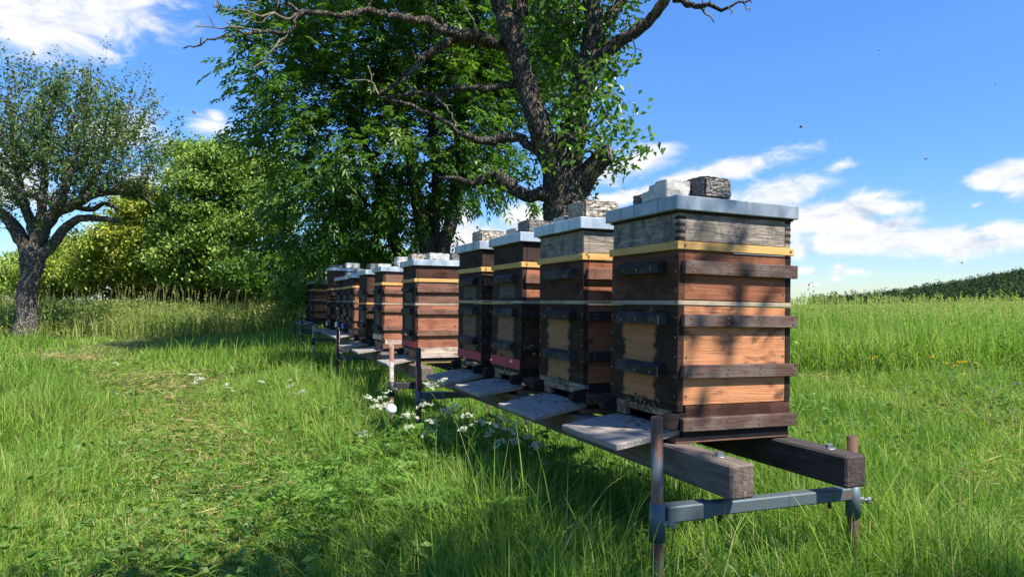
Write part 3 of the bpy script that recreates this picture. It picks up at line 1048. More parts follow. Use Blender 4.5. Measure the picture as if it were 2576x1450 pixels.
def make_hive(X, Y, zb, label, o):
    """o: options for colours and extras"""
    det = Y < 6
    t = empty('beehive', (X, Y, zb), (0, R(o.get('tilt', 1.0)), R(o.get('rot', 0))))
    tag(t, label, 'beehive', 'beehives in a long row on the stands')
    # floor
    mb = MB()
    mb.box(0.0, HD, 0.004, HW - 0.004, 0.0, 0.020, 1, 0.002)
    mb.box(0.03, HD - 0.003, 0.003, HW - 0.003, 0.0205, 0.048, 0, 0.002)
    mb.box(0.035, HD, 0.001, 0.026, 0.0485, 0.124, 2, 0.002)
    mb.box(0.035, HD, HW - 0.026, HW - 0.001, 0.0485, 0.124, 2, 0.002)
    mb.box(HD - 0.03, HD - 0.001, 0.027, HW - 0.027, 0.0485, 0.124, 0, 0.002)
    mb.box(0.12, 0.135, 0.027, HW - 0.027, 0.0485, 0.124, 0, 0)
    fl = mb.build('floor_box', [M['black_wood'], o.get('foot', M['batten_brown']), o.get('floor', M['side_dark'])], t)
    batten(0.042, 0.086, fl, o.get('floor_batten', M['batten']), det)
    for y0 in (0.0, HW - 0.035):
        ck = MB()
        ck.prism([(0.034, 0.05), (-0.035, 0.05), (-0.05, 0.065), (-0.048, 0.085), (-0.02, 0.098), (0.034, 0.10)], y0, y0 + 0.035, 0)
        ck.build('cheek', [M['black_wood']], fl)
    # front strip over the entrance, entrance block with a gap below
    fs = MB()
    fs.box(0.002, 0.028, 0.0, HW, 0.104, 0.124, 0, 0.002)
    fs.build('front_rail', [o.get('rail', M['black_wood'])], fl)
    eb = MB()
    eb.box(0.006, 0.03, 0.037, HW - 0.037, 0.078, 0.1035, 0, 0.002)
    eb.box(0.008, 0.03, 0.037, 0.12, 0.0505, 0.0775, 0, 0.002)
    eb.box(0.008, 0.03, HW - 0.10, HW - 0.037, 0.0505, 0.0775, 0, 0.002)
    eb.build('entrance_block', [o.get('entrance', M['entrance'])], fl)
    lb = MB()
    m = Matrix.Translation((0.03, 0, 0.046)) @ Matrix.Rotation(R(-o.get('board_tilt', 9)), 4, 'Y')
    lb.box(-0.25, -0.002, 0.02, 0.41, -0.022, 0.0, 0, 0.003, mat=m)
    lb.build('landing_board', [M['board']], t)
    # brood box
    br = wood_box('brood_box', t, 0.125, 0.456, o['front'], o['side'], detail=det)
    for (z0, z1) in ((0.386, 0.428), (0.216, 0.260)):
        batten(z0, z1, br, o['batten'], det)
    for z in (0.411, 0.236):
        handle(z, br, detail=det, w=0.27)
    if o.get('cloth') is not None:
        c = MB()
        c.box(-0.004, -0.0005, 0.004, HW - 0.002, 0.122, 0.172, 0, 0.001)
        c.build('painted_strip', [o['cloth']], br)
    if o.get('rag') is not None:
        c = MB()
        c.box(-0.03, 0.001, 0.15, 0.30, 0.075, 0.16, 0, 0.012)
        c.build('rag', [o['rag']], fl)
    # pale strip and upper box
    s = MB()
    s.box(-0.001, HD + 0.001, -0.002, HW + 0.002, 0.4575, 0.473, 0, 0.002)
    if det:
        for yy in (0.012, HW - 0.012):
            screw(s, -0.001, yy, 0.466, 'x', 1)
    s.build('pale_strip', [o.get('strip', M['pale_strip']), M['screw']], t)
    up = wood_box('upper_box', t, 0.4745, 0.640, o['up_front'], o['up_side'], detail=det)
    batten(0.560, 0.606, up, o['up_batten'], det)
    handle(0.587, up, detail=det, w=0.26)
    zt = 0.640
    if o.get('yellow', True):
        yb = MB()
        yb.box(-0.010, -0.002 + 0.02, -0.008, HW + 0.008, 0.6415, 0.669, 0, 0.002)
        yb.box(0.0185, HD + 0.006, -0.008, 0.018, 0.6415, 0.669, 0, 0.002)
        yb.box(0.0185, HD + 0.006, HW - 0.018, HW + 0.008, 0.6415, 0.669, 0, 0.002)
        if det:
            screw(yb, 0.02, -0.008, 0.656, 'y', 1, 0.005)
            screw(yb, HD - 0.01, -0.008, 0.656, 'y', 1, 0.005)
            screw(yb, -0.010, 0.0, 0.656, 'x', 1, 0.004)
        yb.build('yellow_frame', [M['yellow_wood'], M['screw']], t)
        zt = 0.6695
    # super with a hand hold
    sh = o.get('super_h', 0.099)
    sm, ss = o['super'], o.get('super_side', o['super'])
    sb = wood_box('super_box', t, zt + 0.001, zt + sh, sm, ss, post=sm, inset=0.002, detail=det)
    cu = MB()
    zc = zt + sh * 0.62
    if o.get('hold', 'round') == 'round':
        a = np.linspace(math.pi, 2 * math.pi, 9)
        mbv = [(0.20 + 0.045 * math.cos(q), zc + 0.018 + 0.034 * math.sin(q)) for q in a]
    else:
        mbv = [(0.135, zc - 0.010), (0.14, zc - 0.014), (0.255, zc - 0.014), (0.26, zc - 0.010), (0.26, zc + 0.010), (0.255, zc + 0.012), (0.14, zc + 0.012), (0.135, zc + 0.010)]
    va = [cu.bm.verts.new((-0.02, y, z)) for y, z in mbv]
    vb = [cu.bm.verts.new((0.018, y, z)) for y, z in mbv]
    cu.bm.faces.new(va)
    cu.bm.faces.new(vb[::-1])
    for i in range(len(va)):
        cu.bm.faces.new((va[i], vb[i], vb[(i + 1) % len(va)], va[(i + 1) % len(va)]))
    if det or Y < 9:
        cut_recess(sb, cu)
    else:
        cu.bm.free()
    if o.get('fingers'):
        nf = 4
        for side_ in (0, 1):
            fj = MB()
            for i in range(nf):
                z0 = zt + 0.004 + i * (sh - 0.006) / nf
                hh = (sh - 0.006) / nf * 0.5
                if side_ == 0:
                    fj.box(0.0012, 0.0262, 0.0012, 0.0255, z0, z0 + hh, 0, 0.001)
                else:
                    fj.box(HD - 0.028, HD - 0.0012, 0.0012, 0.0255, z0 + hh, z0 + 2 * hh - 0.001, 0, 0.001)
            fj.build('finger_joint', [M['dark_super']], sb)
    zl = zt + sh + 0.003
    # sheet metal lid: top sheet with a turned-down rim
    ld = MB()
    ov = 0.024
    ld.box(-ov, HD + ov * 0.7, -ov * 0.75, HW + ov * 0.75, zl, zl + 0.048, 0, 0.0025)
    if det:
        for yy in (0.09, 0.24, 0.33):
            ld.box(-ov - 0.0012, -ov + 0.002, yy, yy + 0.002, zl + 0.004, zl + 0.044, 0, 0)
    ld.build('lid', [M['zinc'] if Y < 2.2 or Y > 13 else M['zinc_pale_lit']], t)  # shaded nearest lid and the farthest lids take the darker zinc
    rim = MB()
    rim.box(-0.006, HD + 0.004, -0.005, HW + 0.005, zl - 0.007, zl - 0.0005, 0, 0.001)
    rim.build('inner_cover', [M['black_wood']], t)
    return t, zl + 0.048


ZB = EYE - 0.47
OR_ = dict(side=M['side_orange'], batten=M['batten'], front=FRONT['a'], up_front=M['front_brown'], up_side=M['side_red'], up_batten=M['batten'], super=M['grey_wood'])
H1 = dict(OR_, fingers=True, tilt=1.25)
H2 = dict(OR_, front=FRONT['b'], side=M['side_red'], batten=M['batten_dark'], up_batten=M['batten_brown'], up_front=M['side_dark'], hold='slot', rail=M['grey_wood'], super_side=M['grey_wood'], floor=M['black_wood'])
H3 = dict(OR_, front=FRONT['c'], side=M['side_dark'], batten=M['batten_dark'], up_side=M['side_red_pale'], up_batten=M['batten_brown'], up_front=M['up_front'], super=M['dark_super'], hold='slot', cloth=M['red'], floor=M['black_wood'])
H4 = dict(H3, side=M['side_dark'], hold='round', up_side=M['side_dark'], up_batten=M['batten_brown'], front=FRONT['d'])
H5 = dict(OR_, front=FRONT['e'], side=M['side_red_pale'], batten=M['batten_brown'], up_side=M['batten_brown'], up_batten=M['batten_brown'], up_front=M['up_front'], super=M['dark_super'], super_side=M['side_dark'],
          cloth=M['red'], floor=M['pale_wood'], floor_batten=M['pale_wood'], foot=M['yellow_wood'])
H6 = dict(H5, cloth=M['pale_wood'], side=M['side_red_pale'], up_side=M['side_red_pale'], up_batten=M['batten_brown'], super_side=M['batten_brown'], foot=M['pale_wood'], floor_batten=M['batten_brown'])
H7 = dict(H5, cloth=None, side=M['side_dark'], batten=M['batten_dark'], up_side=M['side_dark'], up_batten=M['batten_dark'], strip=M['yellow_wood'], yellow=False, super_h=0.128, floor=M['black_wood'], floor_batten=M['batten_dark'], foot=M['batten_dark'])
H8 = dict(H5, cloth=None, side=M['side_red'], up_side=M['side_red_pale'], floor=M['black_wood'], floor_batten=M['batten_dark'], foot=M['batten_dark'])
H9 = dict(H8, rag=M['blue_rag'], side=M['side_dark'])
H10 = dict(H8, rag=M['white_rag'], side=M['side_dark'])
H11 = dict(H8, super_h=0.27, side=M['side_dark'], up_side=M['side_dark'], rag=M['pale_wood'])
H12 = dict(H8, side=M['side_red'], up_side=M['side_red'], batten=M['batten_dark'], up_batten=M['batten_dark'])
HIVES = [
    (1.369, 1.905, 0.0, H1, 'nearest beehive with weathered grey top box and orange brown side boards'),
    (1.369, 2.549, 0.0, H2, 'second beehive of the row with swirling grey grain on its slotted top box'),
    (1.369, 3.215, 0.0, H3, 'third beehive of the row with red painted strip above its landing board'),
    (1.369, 3.790, 0.0, H4, 'last beehive on the nearest stand, red strip and narrow dark front'),
    (1.369, 5.330, -0.02, H5, 'sunlit red brown beehive with pale grey bottom box, first on the second stand'),
    (1.350, 6.520, -0.02, H6, 'beehive with faded red side and pale bottom strip, middle of the second stand'),
    (1.350, 7.300, -0.02, H7, 'dark beehive with its yellow strip halfway up, last on the second stand'),
    (1.490, 9.000, 0.0, H8, 'beehive with partly sunlit red side, first on the third stand'),
    (1.530, 9.700, 0.0, H9, 'dark beehive with a blue rag at its entrance'),
    (1.525, 10.30, 0.0, H10, 'dark beehive with a white rag at its entrance'),
    (1.470, 10.95, 0.0, H11, 'tallest far beehive with an extra high black top box'),
    (1.500, 13.55, 0.03, H12, 'small far beehive with bluish lid, first on the farthest stand'),
    (1.500, 14.35, 0.03, H12, 'farthest beehive, a dark sliver at the end of the row'),
]
LIDS = []
for i, (X, Y, dz, o, lab) in enumerate(HIVES):
    o = dict(o)
    o.setdefault('rot', [0, 0.6, -0.5, 0.5, 0, -0.8, 1.0, -0.6, 0.8, 0.3, -0.9, 0.5, 0][i])
    o.setdefault('tilt', random.uniform(0.3, 1.4))
    o['board_tilt'] = [9, 10, 8, 9, 10, 8, 9, 9, 10, 8, 9, 9, 9][i]
    t, zl = make_hive(X, Y, ZB + dz, lab, o)
    LIDS.append((t, zl))


# ------------------------------------------------------------------ stones on the lids
def stone(hive, cx, cy_, sx, sy, sz, mat, label, name='concrete_block', rot=0.0, rough=0.004, seed=0, step=False, cat='concrete block'):
    t, zl = LIDS[hive]
    bm = bmesh.new()
    if step:
        prof = [(-sy / 2, 0), (sy / 2, 0), (sy / 2, sz * 0.55), (sy * 0.22, sz * 0.60), (sy * 0.2, sz * 0.86), (-sy * 0.03, sz * 0.88), (-sy * 0.05, sz), (-sy / 2, sz)]
        a = [bm.verts.new((-sx / 2, y, z)) for y, z in prof]
        b = [bm.verts.new((sx / 2, y, z)) for y, z in prof]
        bm.faces.new(a)
        bm.faces.new(b[::-1])
        for i in range(len(prof)):
            bm.faces.new((a[i], b[i], b[(i + 1) % len(prof)], a[(i + 1) % len(prof)]))
        bmesh.ops.recalc_face_normals(bm, faces=bm.faces)
        bmesh.ops.bevel(bm, geom=list(bm.edges), offset=0.003, segments=2, affect='EDGES')
    else:
        bmesh.ops.create_cube(bm, size=1.0)
        bmesh.ops.transform(bm, matrix=Matrix.Translation((0, 0, sz / 2)) @ Matrix.Diagonal((sx, sy, sz, 1)), verts=bm.verts)
        bmesh.ops.bevel(bm, geom=list(bm.edges), offset=min(sx, sy, sz) * 0.11, segments=2, affect='EDGES')
        bmesh.ops.triangulate(bm, faces=bm.faces)
        bmesh.ops.subdivide_edges(bm, edges=bm.edges, cuts=3, use_grid_fill=True)
        bmesh.ops.subdivide_edges(bm, edges=bm.edges, cuts=1, use_grid_fill=True)
        r0 = random.Random(seed + hive * 31)
        bm.normal_update()
        ph = [r0.uniform(0, 6) for _ in range(6)]
        for v in bm.verts:
            n = v.normal.copy()
            if v.co.z < sz * 0.1:
                n.z = 0
            w = 0.5 * math.sin(v.co.x * 55 + ph[0]) * math.sin(v.co.y * 60 + ph[1]) + 0.5 * math.sin(v.co.z * 70 + ph[2] + v.co.x * 30)
            v.co += n * rough * (0.45 * w + r0.uniform(-0.6, 0.6))
            v.co.z = max(v.co.z, 0.0)
    me = bpy.data.meshes.new(name)
    bm.to_mesh(me)
    bm.free()
    ob = link(name, me, mat)
    ob.location = t.matrix_basis @ Vector((cx, cy_, zl + 0.0005))
    e = t.rotation_euler.copy()
    e.z += R(rot)
    ob.rotation_euler = e
    tag(ob, label, cat, 'stones weighing down the hive lids')
    return ob


stone(0, 0.152, 0.060, 0.122, 0.130, 0.075, M['aggregate'], 'rough dark aggregate block near the front corner of the nearest lid', rot=3, rough=0.0045, seed=1)
stone(0, 0.033, 0.128, 0.10, 0.15, 0.064, M['concrete'], 'smooth pale stepped concrete block on the nearest lid', rot=1, step=True, seed=2)
stone(0, 0.03, 0.236, 0.09, 0.052, 0.034, M['aggregate'], 'small grey stone behind the stepped block on the nearest lid', seed=3)
stone(1, 0.11, 0.12, 0.17, 0.16, 0.082, M['pebbled'], 'rounded pebbly block on the second lid', seed=4, rough=0.006)
stone(1, 0.09, 0.29, 0.12, 0.12, 0.035, M['concrete'], 'flat pale slab beside the rounded pebbly block', seed=5)
stone(2, 0.13, 0.13, 0.16, 0.15, 0.075, M['aggregate'], 'grey block on the third lid', seed=6)
stone(2, 0.12, 0.30, 0.14, 0.14, 0.05, M['concrete'], 'low pale block on the third lid', seed=7)
stone(3, 0.14, 0.26, 0.17, 0.16, 0.085, M['pebbled'], 'speckled block on the fourth lid, against the sky', seed=8, rough=0.006)
stone(4, 0.10, 0.22, 0.19, 0.14, 0.055, M['pebbled'], 'speckled flat block at the front of the fifth lid', seed=9)
stone(4, 0.20, 0.07, 0.17, 0.12, 0.055, M['concrete'], 'pale flat block in the middle of the fifth lid', seed=10)
stone(4, 0.36, 0.10, 0.11, 0.13, 0.065, M['aggregate'], 'dark grey block at the back of the fifth lid', seed=11)
stone(5, 0.24, 0.10, 0.20, 0.16, 0.10, M['concrete'], 'upright pale block on the sixth lid', seed=12)
stone(5, 0.05, 0.25, 0.13, 0.15, 0.035, M['concrete'], 'flat pale slab at the front of the sixth lid', seed=13)
stone(6, 0.16, 0.20, 0.22, 0.2, 0.075, M['aggregate'], 'grey rough block on the dark seventh lid', seed=14)
stone(7, 0.14, 0.2, 0.2, 0.2, 0.07, M['pebbled'], 'speckled block on the lid of the first hive of the third stand', seed=15)
stone(8, 0.12, 0.2, 0.2, 0.18, 0.06, M['concrete'], 'pale block on the lid of the hive with the blue rag', seed=16)
stone(10, 0.10, 0.2, 0.2, 0.2, 0.05, M['aggregate'], 'thin grey block on the tallest far hive', seed=17)
stone(10, 0.34, 0.15, 0.22, 0.2, 0.085, M['concrete'], 'pale block on the tallest far hive', seed=18)
stone(11, 0.22, 0.2, 0.3, 0.2, 0.06, M['concrete'], 'pale slab on the small far hive with bluish lid', seed=19)


# ------------------------------------------------------------------ stands
def hexbolt(mb, p, d, r=0.012, h=0.012, mi=0):
    p, d = Vector(p), Vector(d).normalized()
    mb.cyl(p, p + d * 0.0025, r * 1.7, 16, mi)
    mb.cyl(p + d * 0.0025, p + d * (0.0025 + h), r, 6, mi)


def make_stand(y0, y1, xf, zt, label, bars, pipes, gz, tops, painted=True):
    """xf: x of the front beam's front face; zt: beam top; bars: y of the crossbars"""
    t = empty('hive_stand', (xf, y0, gz))
    tag(t, label, 'hive stand', 'steel and timber stands under the beehives')

    def L(x, y, z):
        return (x - xf, y - y0, z - gz)
    x2 = xf + 0.445
    drop = 0.012
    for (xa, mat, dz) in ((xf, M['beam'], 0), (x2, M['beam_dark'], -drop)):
        mb = MB()
        a = L(xa, y0, zt - 0.10 + dz)
        mb.box(a[0], a[0] + 0.088, a[1], y1 - y0, a[2], a[2] + 0.0995, 0, 0.006)
        be = mb.build('beam', [mat], t)
        for yb in bars:
            bb = MB()
            c = L(xa + 0.05, yb + 0.012, zt + dz)
            hexbolt(bb, (c[0], c[1], c[2] - 0.0005), (0, 0, 1))
            bb.cyl((c[0], c[1], c[2] - 0.1 - 0.045), (c[0], c[1], c[2] - 0.1 - 0.095), 0.006, 10, 1)
            bb.cyl((c[0], c[1], c[2] - 0.1 - 0.0445), (c[0], c[1], c[2] - 0.1 - 0.058), 0.011, 6, 0)
            bb.build('bolt', [M['galv'], M['rust']], be)
    xp0, xp1 = xf - 0.182, xf + 0.585
    for k, yb in enumerate(bars):
        sl = MB()
        za = zt - 0.1 - 0.0425
        ang = math.atan2(-0.018, xp1 - xp0)
        ln = xp1 - xp0 - 0.046
        m = Matrix.Translation(L((xp0 + xp1) / 2, yb, za - 0.0095)) @ Matrix.Rotation(-ang, 4, 'Y')
        sl.box(-ln / 2, ln / 2, -0.02, 0.02, -0.0195, 0.0195, 0, 0.004, mat=m)
        sl.box(-ln / 2 - 0.001, -ln / 2 + 0.16, -0.0245, 0.0245, -0.024, 0.0235, 0, 0.004, mat=m)
        sl.build('crossbar', [M['bar'] if painted or k else M['bar_dark']], t)
        for j, xp in enumerate((xp0, xp1)):
            mt = pipes[k][j]
            po = MB()
            ztop = tops[k][j]
            g = float(ground_z(xp, yb)) - 0.25
            po.cyl(L(xp, yb, g), L(xp, yb, ztop), 0.0175, 20, 0)
            p = po.build('post', [mt], t)
            sv = MB()
            zc = za - 0.02 - (0.018 if j else 0)
            sv.cyl(L(xp, yb, zc - 0.058), L(xp, yb, zc + 0.052), 0.0235, 20, 0)
            sv.build('sleeve', [M['bar'] if painted else M['bar_dark']], p)
            bo = MB()
            c = L(xp, yb, zc - 0.005)
            dd = (0.55, -0.83, 0) if j == 0 else (0.85, -0.5, 0)
            q = Vector(c) + Vector(dd).normalized() * 0.021
            bo.cyl(q, q + Vector(dd).normalized() * 0.014, 0.010, 6, 0)
            q2 = q + Vector(dd).normalized() * 0.014
            bo.cyl(q2, q2 + Vector(dd).normalized() * 0.012, 0.007, 12, 0)
            q3 = q2 + Vector(dd).normalized() * 0.010
            bo.cyl(q3, q3 + Vector(dd).normalized() * 0.010, 0.0115, 6, 0)
            bo.build('clamp_bolt', [M['galv']], sv_parent(p))
    return t


def sv_parent(p):
    return p


M['pale_pipe'] = plain('pale_rusty_pipe', (0.36, 0.35, 0.31), 0.65, 0.05, 0, 12, 0.5, (0.20, 0.10, 0.06), 0.47, 0.56)
RU, RP = M['rust'], M['rust_paint']
ZT = ZB - 0.001
make_stand(1.60, 4.42, 1.337, ZT, 'nearest hive stand with two heavy beam ends bolted to a grey crossbar', (1.70, 4.52 - 0.12),
           ((RP, RU), (RU, RU)), 0.0, ((EYE - 0.335, EYE - 0.447), (EYE - 0.305, EYE - 0.42)))
make_stand(4.98, 8.0, 1.330, ZT - 0.02, 'second hive stand with a pale rust streaked pipe at its near end', (5.16, 7.9),
           ((M['pale_pipe'], RU), (RU, RU)), 0.0, ((EYE - 0.315, EYE - 0.44), (EYE - 0.28, EYE - 0.42)), painted=False)
make_stand(8.62, 11.6, 1.46, ZT, 'third hive stand carrying four hives with rags at their entrances', (8.75, 11.4),
           ((M['pale_pipe'], RU), (M['pale_pipe'], RU)), 0.05, ((EYE - 0.36, EYE - 0.42), (EYE - 0.40, EYE - 0.42)), painted=False)
make_stand(13.2, 15.0, 1.47, ZT + 0.03, 'farthest hive stand with dark posts at the end of the row', (13.3, 14.8),
           ((M['bar_dark'], RU), (M['bar_dark'], RU)), 0.1, ((EYE - 0.27, EYE - 0.4), (EYE - 0.25, EYE - 0.4)), painted=False)


# ------------------------------------------------------------------ trees
def in_blobs(blobs, n, rng, shell=0.55):
    """points in a union of ellipsoids given as (px,py,rx,ry,depth,rdepth) in photo pixels"""
    vol = np.array([b[2] * b[3] * b[5] * b[4] ** 2 for b in blobs], dtype=float)
    idx = rng.choice(len(blobs), n, p=vol / vol.sum())
    d = norm(rng.normal(0, 1, (n, 3)))
    r = rng.uniform(0, 1, n) ** (1 / 3 * shell)
    out = np.zeros((n, 3))
    for k, b in enumerate(blobs):
        s = idx == k
        c = np.array(at(b[0], b[1], b[4]))
        right = np.array((CR, -SR, 0))
        fw = np.array((SR, CR, 0))
        q = d[s] * r[s][:, None]
        out[s] = c + right * (q[:, :1] * b[2] * b[4] / FPX) + np.array((0, 0, 1)) * (q[:, 1:2] * b[3] * b[4] / FPX) + fw * (q[:, 2:3] * b[5])
    return out


def skeleton(tips, roots, rng, seg=3, wob=0.10, rtip=0.006, rmax=0.08, power=0.46):
    """joins every tip to the nearest point already grown; returns tapered tubes"""
    nodes = [np.array(r) for r in roots]
    parent = [-1] * len(nodes)
    dist0 = np.min(np.linalg.norm(tips[:, None] - np.array(roots)[None], axis=2), axis=1)
    for i in np.argsort(dist0):
        A = np.array(nodes)
        dv = np.linalg.norm(A - tips[i], axis=1) + 0.35 * np.maximum(A[:, 2] - tips[i][2], 0)
        j = int(np.argmin(dv))
        p = j
        L = np.linalg.norm(tips[i] - A[j])
        for s in range(1, seg + 1):
            f = s / seg
            q = A[j] * (1 - f) + tips[i] * f
            if s < seg:
                q = q + rng.normal(0, wob * L, 3) + np.array((0, 0, -0.05 * L * math.sin(math.pi * f)))
            nodes.append(q)
            parent.append(p)
            p = len(nodes) - 1
    cnt = np.ones(len(nodes))
    for i in range(len(nodes) - 1, -1, -1):
        if parent[i] >= 0:
            cnt[parent[i]] += cnt[i]
    rad = np.minimum(rtip * (cnt / seg) ** power + rtip * 0.3, rmax)
    tb = Tubes()
    for i in range(len(nodes)):
        if parent[i] >= 0:
            a, b = nodes[parent[i]], nodes[i]
            tb.add(np.array([a, b]), [min(rad[parent[i]], rad[i] * 1.25), rad[i]], 5)
    return tb


def foliage(centers, per, spread, L, W, rng, tone_mu=0.5, tone_sd=0.18, droop=0.2, up=0.0, squash=0.7, outward=None, clump_tone=0.12, fold=0.25):
    n = len(centers)
    k = max(1, per)
    off = rng.normal(0, 1, (n, k, 3)) * spread * np.array([1, 1, squash])
    P = (centers[:, None] + off).reshape(-1, 3)
    D = rng.normal(0, 1, (n * k, 3)) + np.array([0, 0, up])
    if outward is not None:
        D = D + 0.8 * norm(P - np.asarray(outward)[None])
    tone = np.clip(np.repeat(rng.normal(tone_mu, clump_tone, n), k) + rng.normal(0, tone_sd, n * k), 0, 1)
    s = rng.uniform(0.65, 1.25, n * k)
    return leaves_np(P, D, L * s, W * s, tone, fold, droop, rng)


def limb(tb, pts, depth, step=0.07, n=14, rough=0.10, jitter=0.004, seed=0, wscale=1.0):
    """pts: (photo x, photo y, width in photo px[, depth])"""
    rows = []
    for p in pts:
        d = p[3] if len(p) > 3 else depth
        q = at(p[0], p[1], d)
        rows.append((q.x, q.y, q.z, p[2] * wscale * d / FPX / 2))
    sp_ = smooth_path(rows, step, jitter, seed)
    tb.add(sp_[:, :3], sp_[:, 3], n, rough, seed)
    return sp_


def pear_tree():
    rng = np.random.default_rng(5)
    D0 = 8.5
    root = at(1420, 957, D0)
    root.z = float(ground_z(root.x, root.y))
    t = empty('pear_tree', root)
    tag(t, 'big old pear tree with rough bark, a sawn-off limb and bare outer branches', 'tree')
    loc = np.array(root)
    tb = Tubes()
    limb(tb, [(1420, 985, 165), (1420, 900, 135), (1420, 760, 120), (1419, 640, 114), (1420, 560, 113), (1418, 490, 116), (1422, 430, 110), (1432, 360, 88), (1450, 280, 70), (1472, 200, 62), (1486, 120, 56), (1490, 40, 50), (1486, -60, 46), (1500, -200, 34), (1490, -330, 20)], D0, 0.06, 22, 0.10, 0.006, 1, 0.9)
    limb(tb, [(1412, 500, 40), (1392, 425, 58), (1365, 340, 66), (1340, 270, 60), (1318, 190, 56), (1296, 120, 56), (1280, 70, 62), (1262, 25, 48, 8.4), (1238, -30, 44, 8.3), (1190, -140, 30, 8.1)], D0 - 0.15, 0.06, 18, 0.10, 0.006, 2, 0.9)
    limb(tb, [(1285, 80, 44), (1305, 30, 42), (1312, -30, 38), (1330, -150, 28)], D0 - 0.1, 0.06, 14, 0.1, 0.006, 3, 0.9)
    limb(tb, [(1480, 185, 40, 8.5), (1512, 142, 42, 8.4), (1560, 103, 36, 8.3), (1600, 78, 33, 8.2), (1640, 45, 30, 8.1), (1668, 5, 28, 8.0), (1700, -50, 22, 7.9)], D0, 0.06, 14, 0.1, 0.006, 4, 0.9)
    limb(tb, [(1488, 110, 34, 8.7), (1520, 60, 36, 8.9), (1560, 10, 30, 9.0), (1600, -60, 24, 9.1)], D0, 0.06, 12, 0.1, 0.006, 5, 0.9)
    tb.build('trunk', M['bark_pear'], t, True, loc)
    # the sawn-off limb
    tb = Tubes()
    sp_ = limb(tb, [(1450, 480, 62, 8.5), (1478, 440, 56, 8.4), (1500, 412, 50, 8.35), (1524, 390, 48, 8.3), (1533, 384, 48, 8.28)], D0, 0.05, 18, 0.09, 0.004, 6)
    st = tb.build('sawn_limb', M['bark_pear'], t, True, loc)
    e, d_ = Vector(sp_[-1][:3]), (Vector(sp_[-1][:3]) - Vector(sp_[-2][:3])).normalized()
    mb = MB()
    mb.cyl(e - Vector(loc), e + d_ * 0.012 - Vector(loc), sp_[-1][3] * 0.96, 18, 0)
    mb.build('sawn_face', [M['cutwood']], st)
    # bare branches
    bare = [
        [(1300, 212, 22), (1250, 217, 20), (1190, 223, 20), (1130, 226, 19), (1095, 238, 18), (1045, 232, 15), (990, 240, 12), (950, 246, 5)],
        [(1300, 140, 34), (1262, 113, 34), (1210, 100, 34, 8.2), (1155, 97, 30, 8.1), (1105, 118, 26, 8.0), (1062, 150, 22, 7.9), (1010, 198, 16, 7.8), (955, 243, 10, 7.8)],
        [(1250, 108, 30, 8.3), (1200, 88, 34, 8.1), (1155, 86, 32, 7.9), (1110, 72, 30, 7.7), (1064, 52, 26, 7.5), (1020, 45, 22, 7.3), (985, 38, 20, 7.2), (926, 24, 19, 7.0), (895, 35, 18, 6.9), (859, 37, 17, 6.8), (800, 30, 16, 6.7), (757, 34, 16, 6.6), (740, 58, 12, 6.5), (727, 76, 11, 6.5), (665, 81, 10, 6.4), (620, 85, 8, 6.3), (578, 92, 7, 6.2), (520, 104, 6, 6.1), (461, 122, 4, 6.0)],
        [(1375, 400, 40), (1335, 366, 30), (1288, 345, 30), (1240, 352, 28), (1205, 352, 22, 8.3), (1161, 337, 18, 8.2), (1121, 306, 15, 8.1), (1064, 281, 13, 8.0), (1010, 258, 12, 7.9), (975, 243, 11, 7.8)],
        [(1385, 485, 46), (1340, 492, 40), (1300, 482, 38), (1272, 455, 40), (1240, 440, 42), (1215, 452, 32), (1190, 462, 24), (1150, 450, 14), (1095, 440, 8)],
        [(757, 34, 13, 6.6), (735, 15, 10, 6.6), (716, -5, 9, 6.5), (690, -30, 7, 6.5)],
        [(757, 34, 9, 6.6), (720, 45, 8, 6.5), (690, 32, 7, 6.5), (650, 40, 6, 6.4), (615, 33, 5, 6.4), (595, 40, 3, 6.3)],
        [(727, 78, 8, 6.5), (705, 105, 6, 6.5), (690, 125, 6, 6.4), (665, 155, 5, 6.4), (625, 172, 4, 6.3)],
        [(665, 81, 7, 6.4), (630, 76, 5, 6.4), (590, 71, 5, 6.3), (540, 69, 4, 6.3), (492, 66, 3, 6.2)],
        [(592, 71, 4, 6.3), (570, 52, 3, 6.3), (543, 33, 2.5, 6.3)],
        [(640, 36, 4, 6.4), (600, 24, 5, 6.3), (565, 25, 4, 6.3), (548, 10, 3, 6.3), (540, -5, 3, 6.3)],
        [(600, 24, 4, 6.3), (640, 12, 4, 6.3), (665, -8, 3, 6.3)],
        [(690, 32, 4, 6.5), (650, 55, 3, 6.4), (605, 48, 3, 6.4)],
        [(1690, -20, 26, 7.9), (1722, 4, 22, 7.8), (1760, 17, 16, 7.7), (1800, 20, 12, 7.6), (1845, 14, 8, 7.5), (1892, -3, 4, 7.5)],
        [(1764, 18, 8, 7.7), (1775, 35, 6, 7.7), (1797, 57, 4, 7.7)],
        [(1830, 16, 5, 7.5), (1842, 28, 3, 7.5), (1838, 38, 2, 7.5)],
        [(1590, 95, 5, 8.2), (1598, 130, 4, 8.2), (1590, 155, 3, 8.2)],
        [(1868, 6, 4, 7.5), (1880, 22, 3, 7.5), (1888, 28, 2, 7.5)],
        [(1095, 240, 8, 8.1), (1130, 280, 6, 8.1), (1150, 330, 4, 8.1)],
        [(1200, 90, 8, 8.0), (1190, 50, 6, 7.9), (1165, 10, 5, 7.9), (1160, -20, 4, 7.8)],
        [(955, 243, 6, 7.8), (940, 215, 4, 7.8), (925, 165, 3, 7.8)],
        [(955, 243, 5, 7.8), (930, 205, 4, 7.8), (870, 200, 3, 7.8)],
        [(1155, 100, 10, 8.1), (1120, 70, 8, 8.1), (1100, 20, 6, 8.0), (1095, -20, 5, 8.0)],
    ]
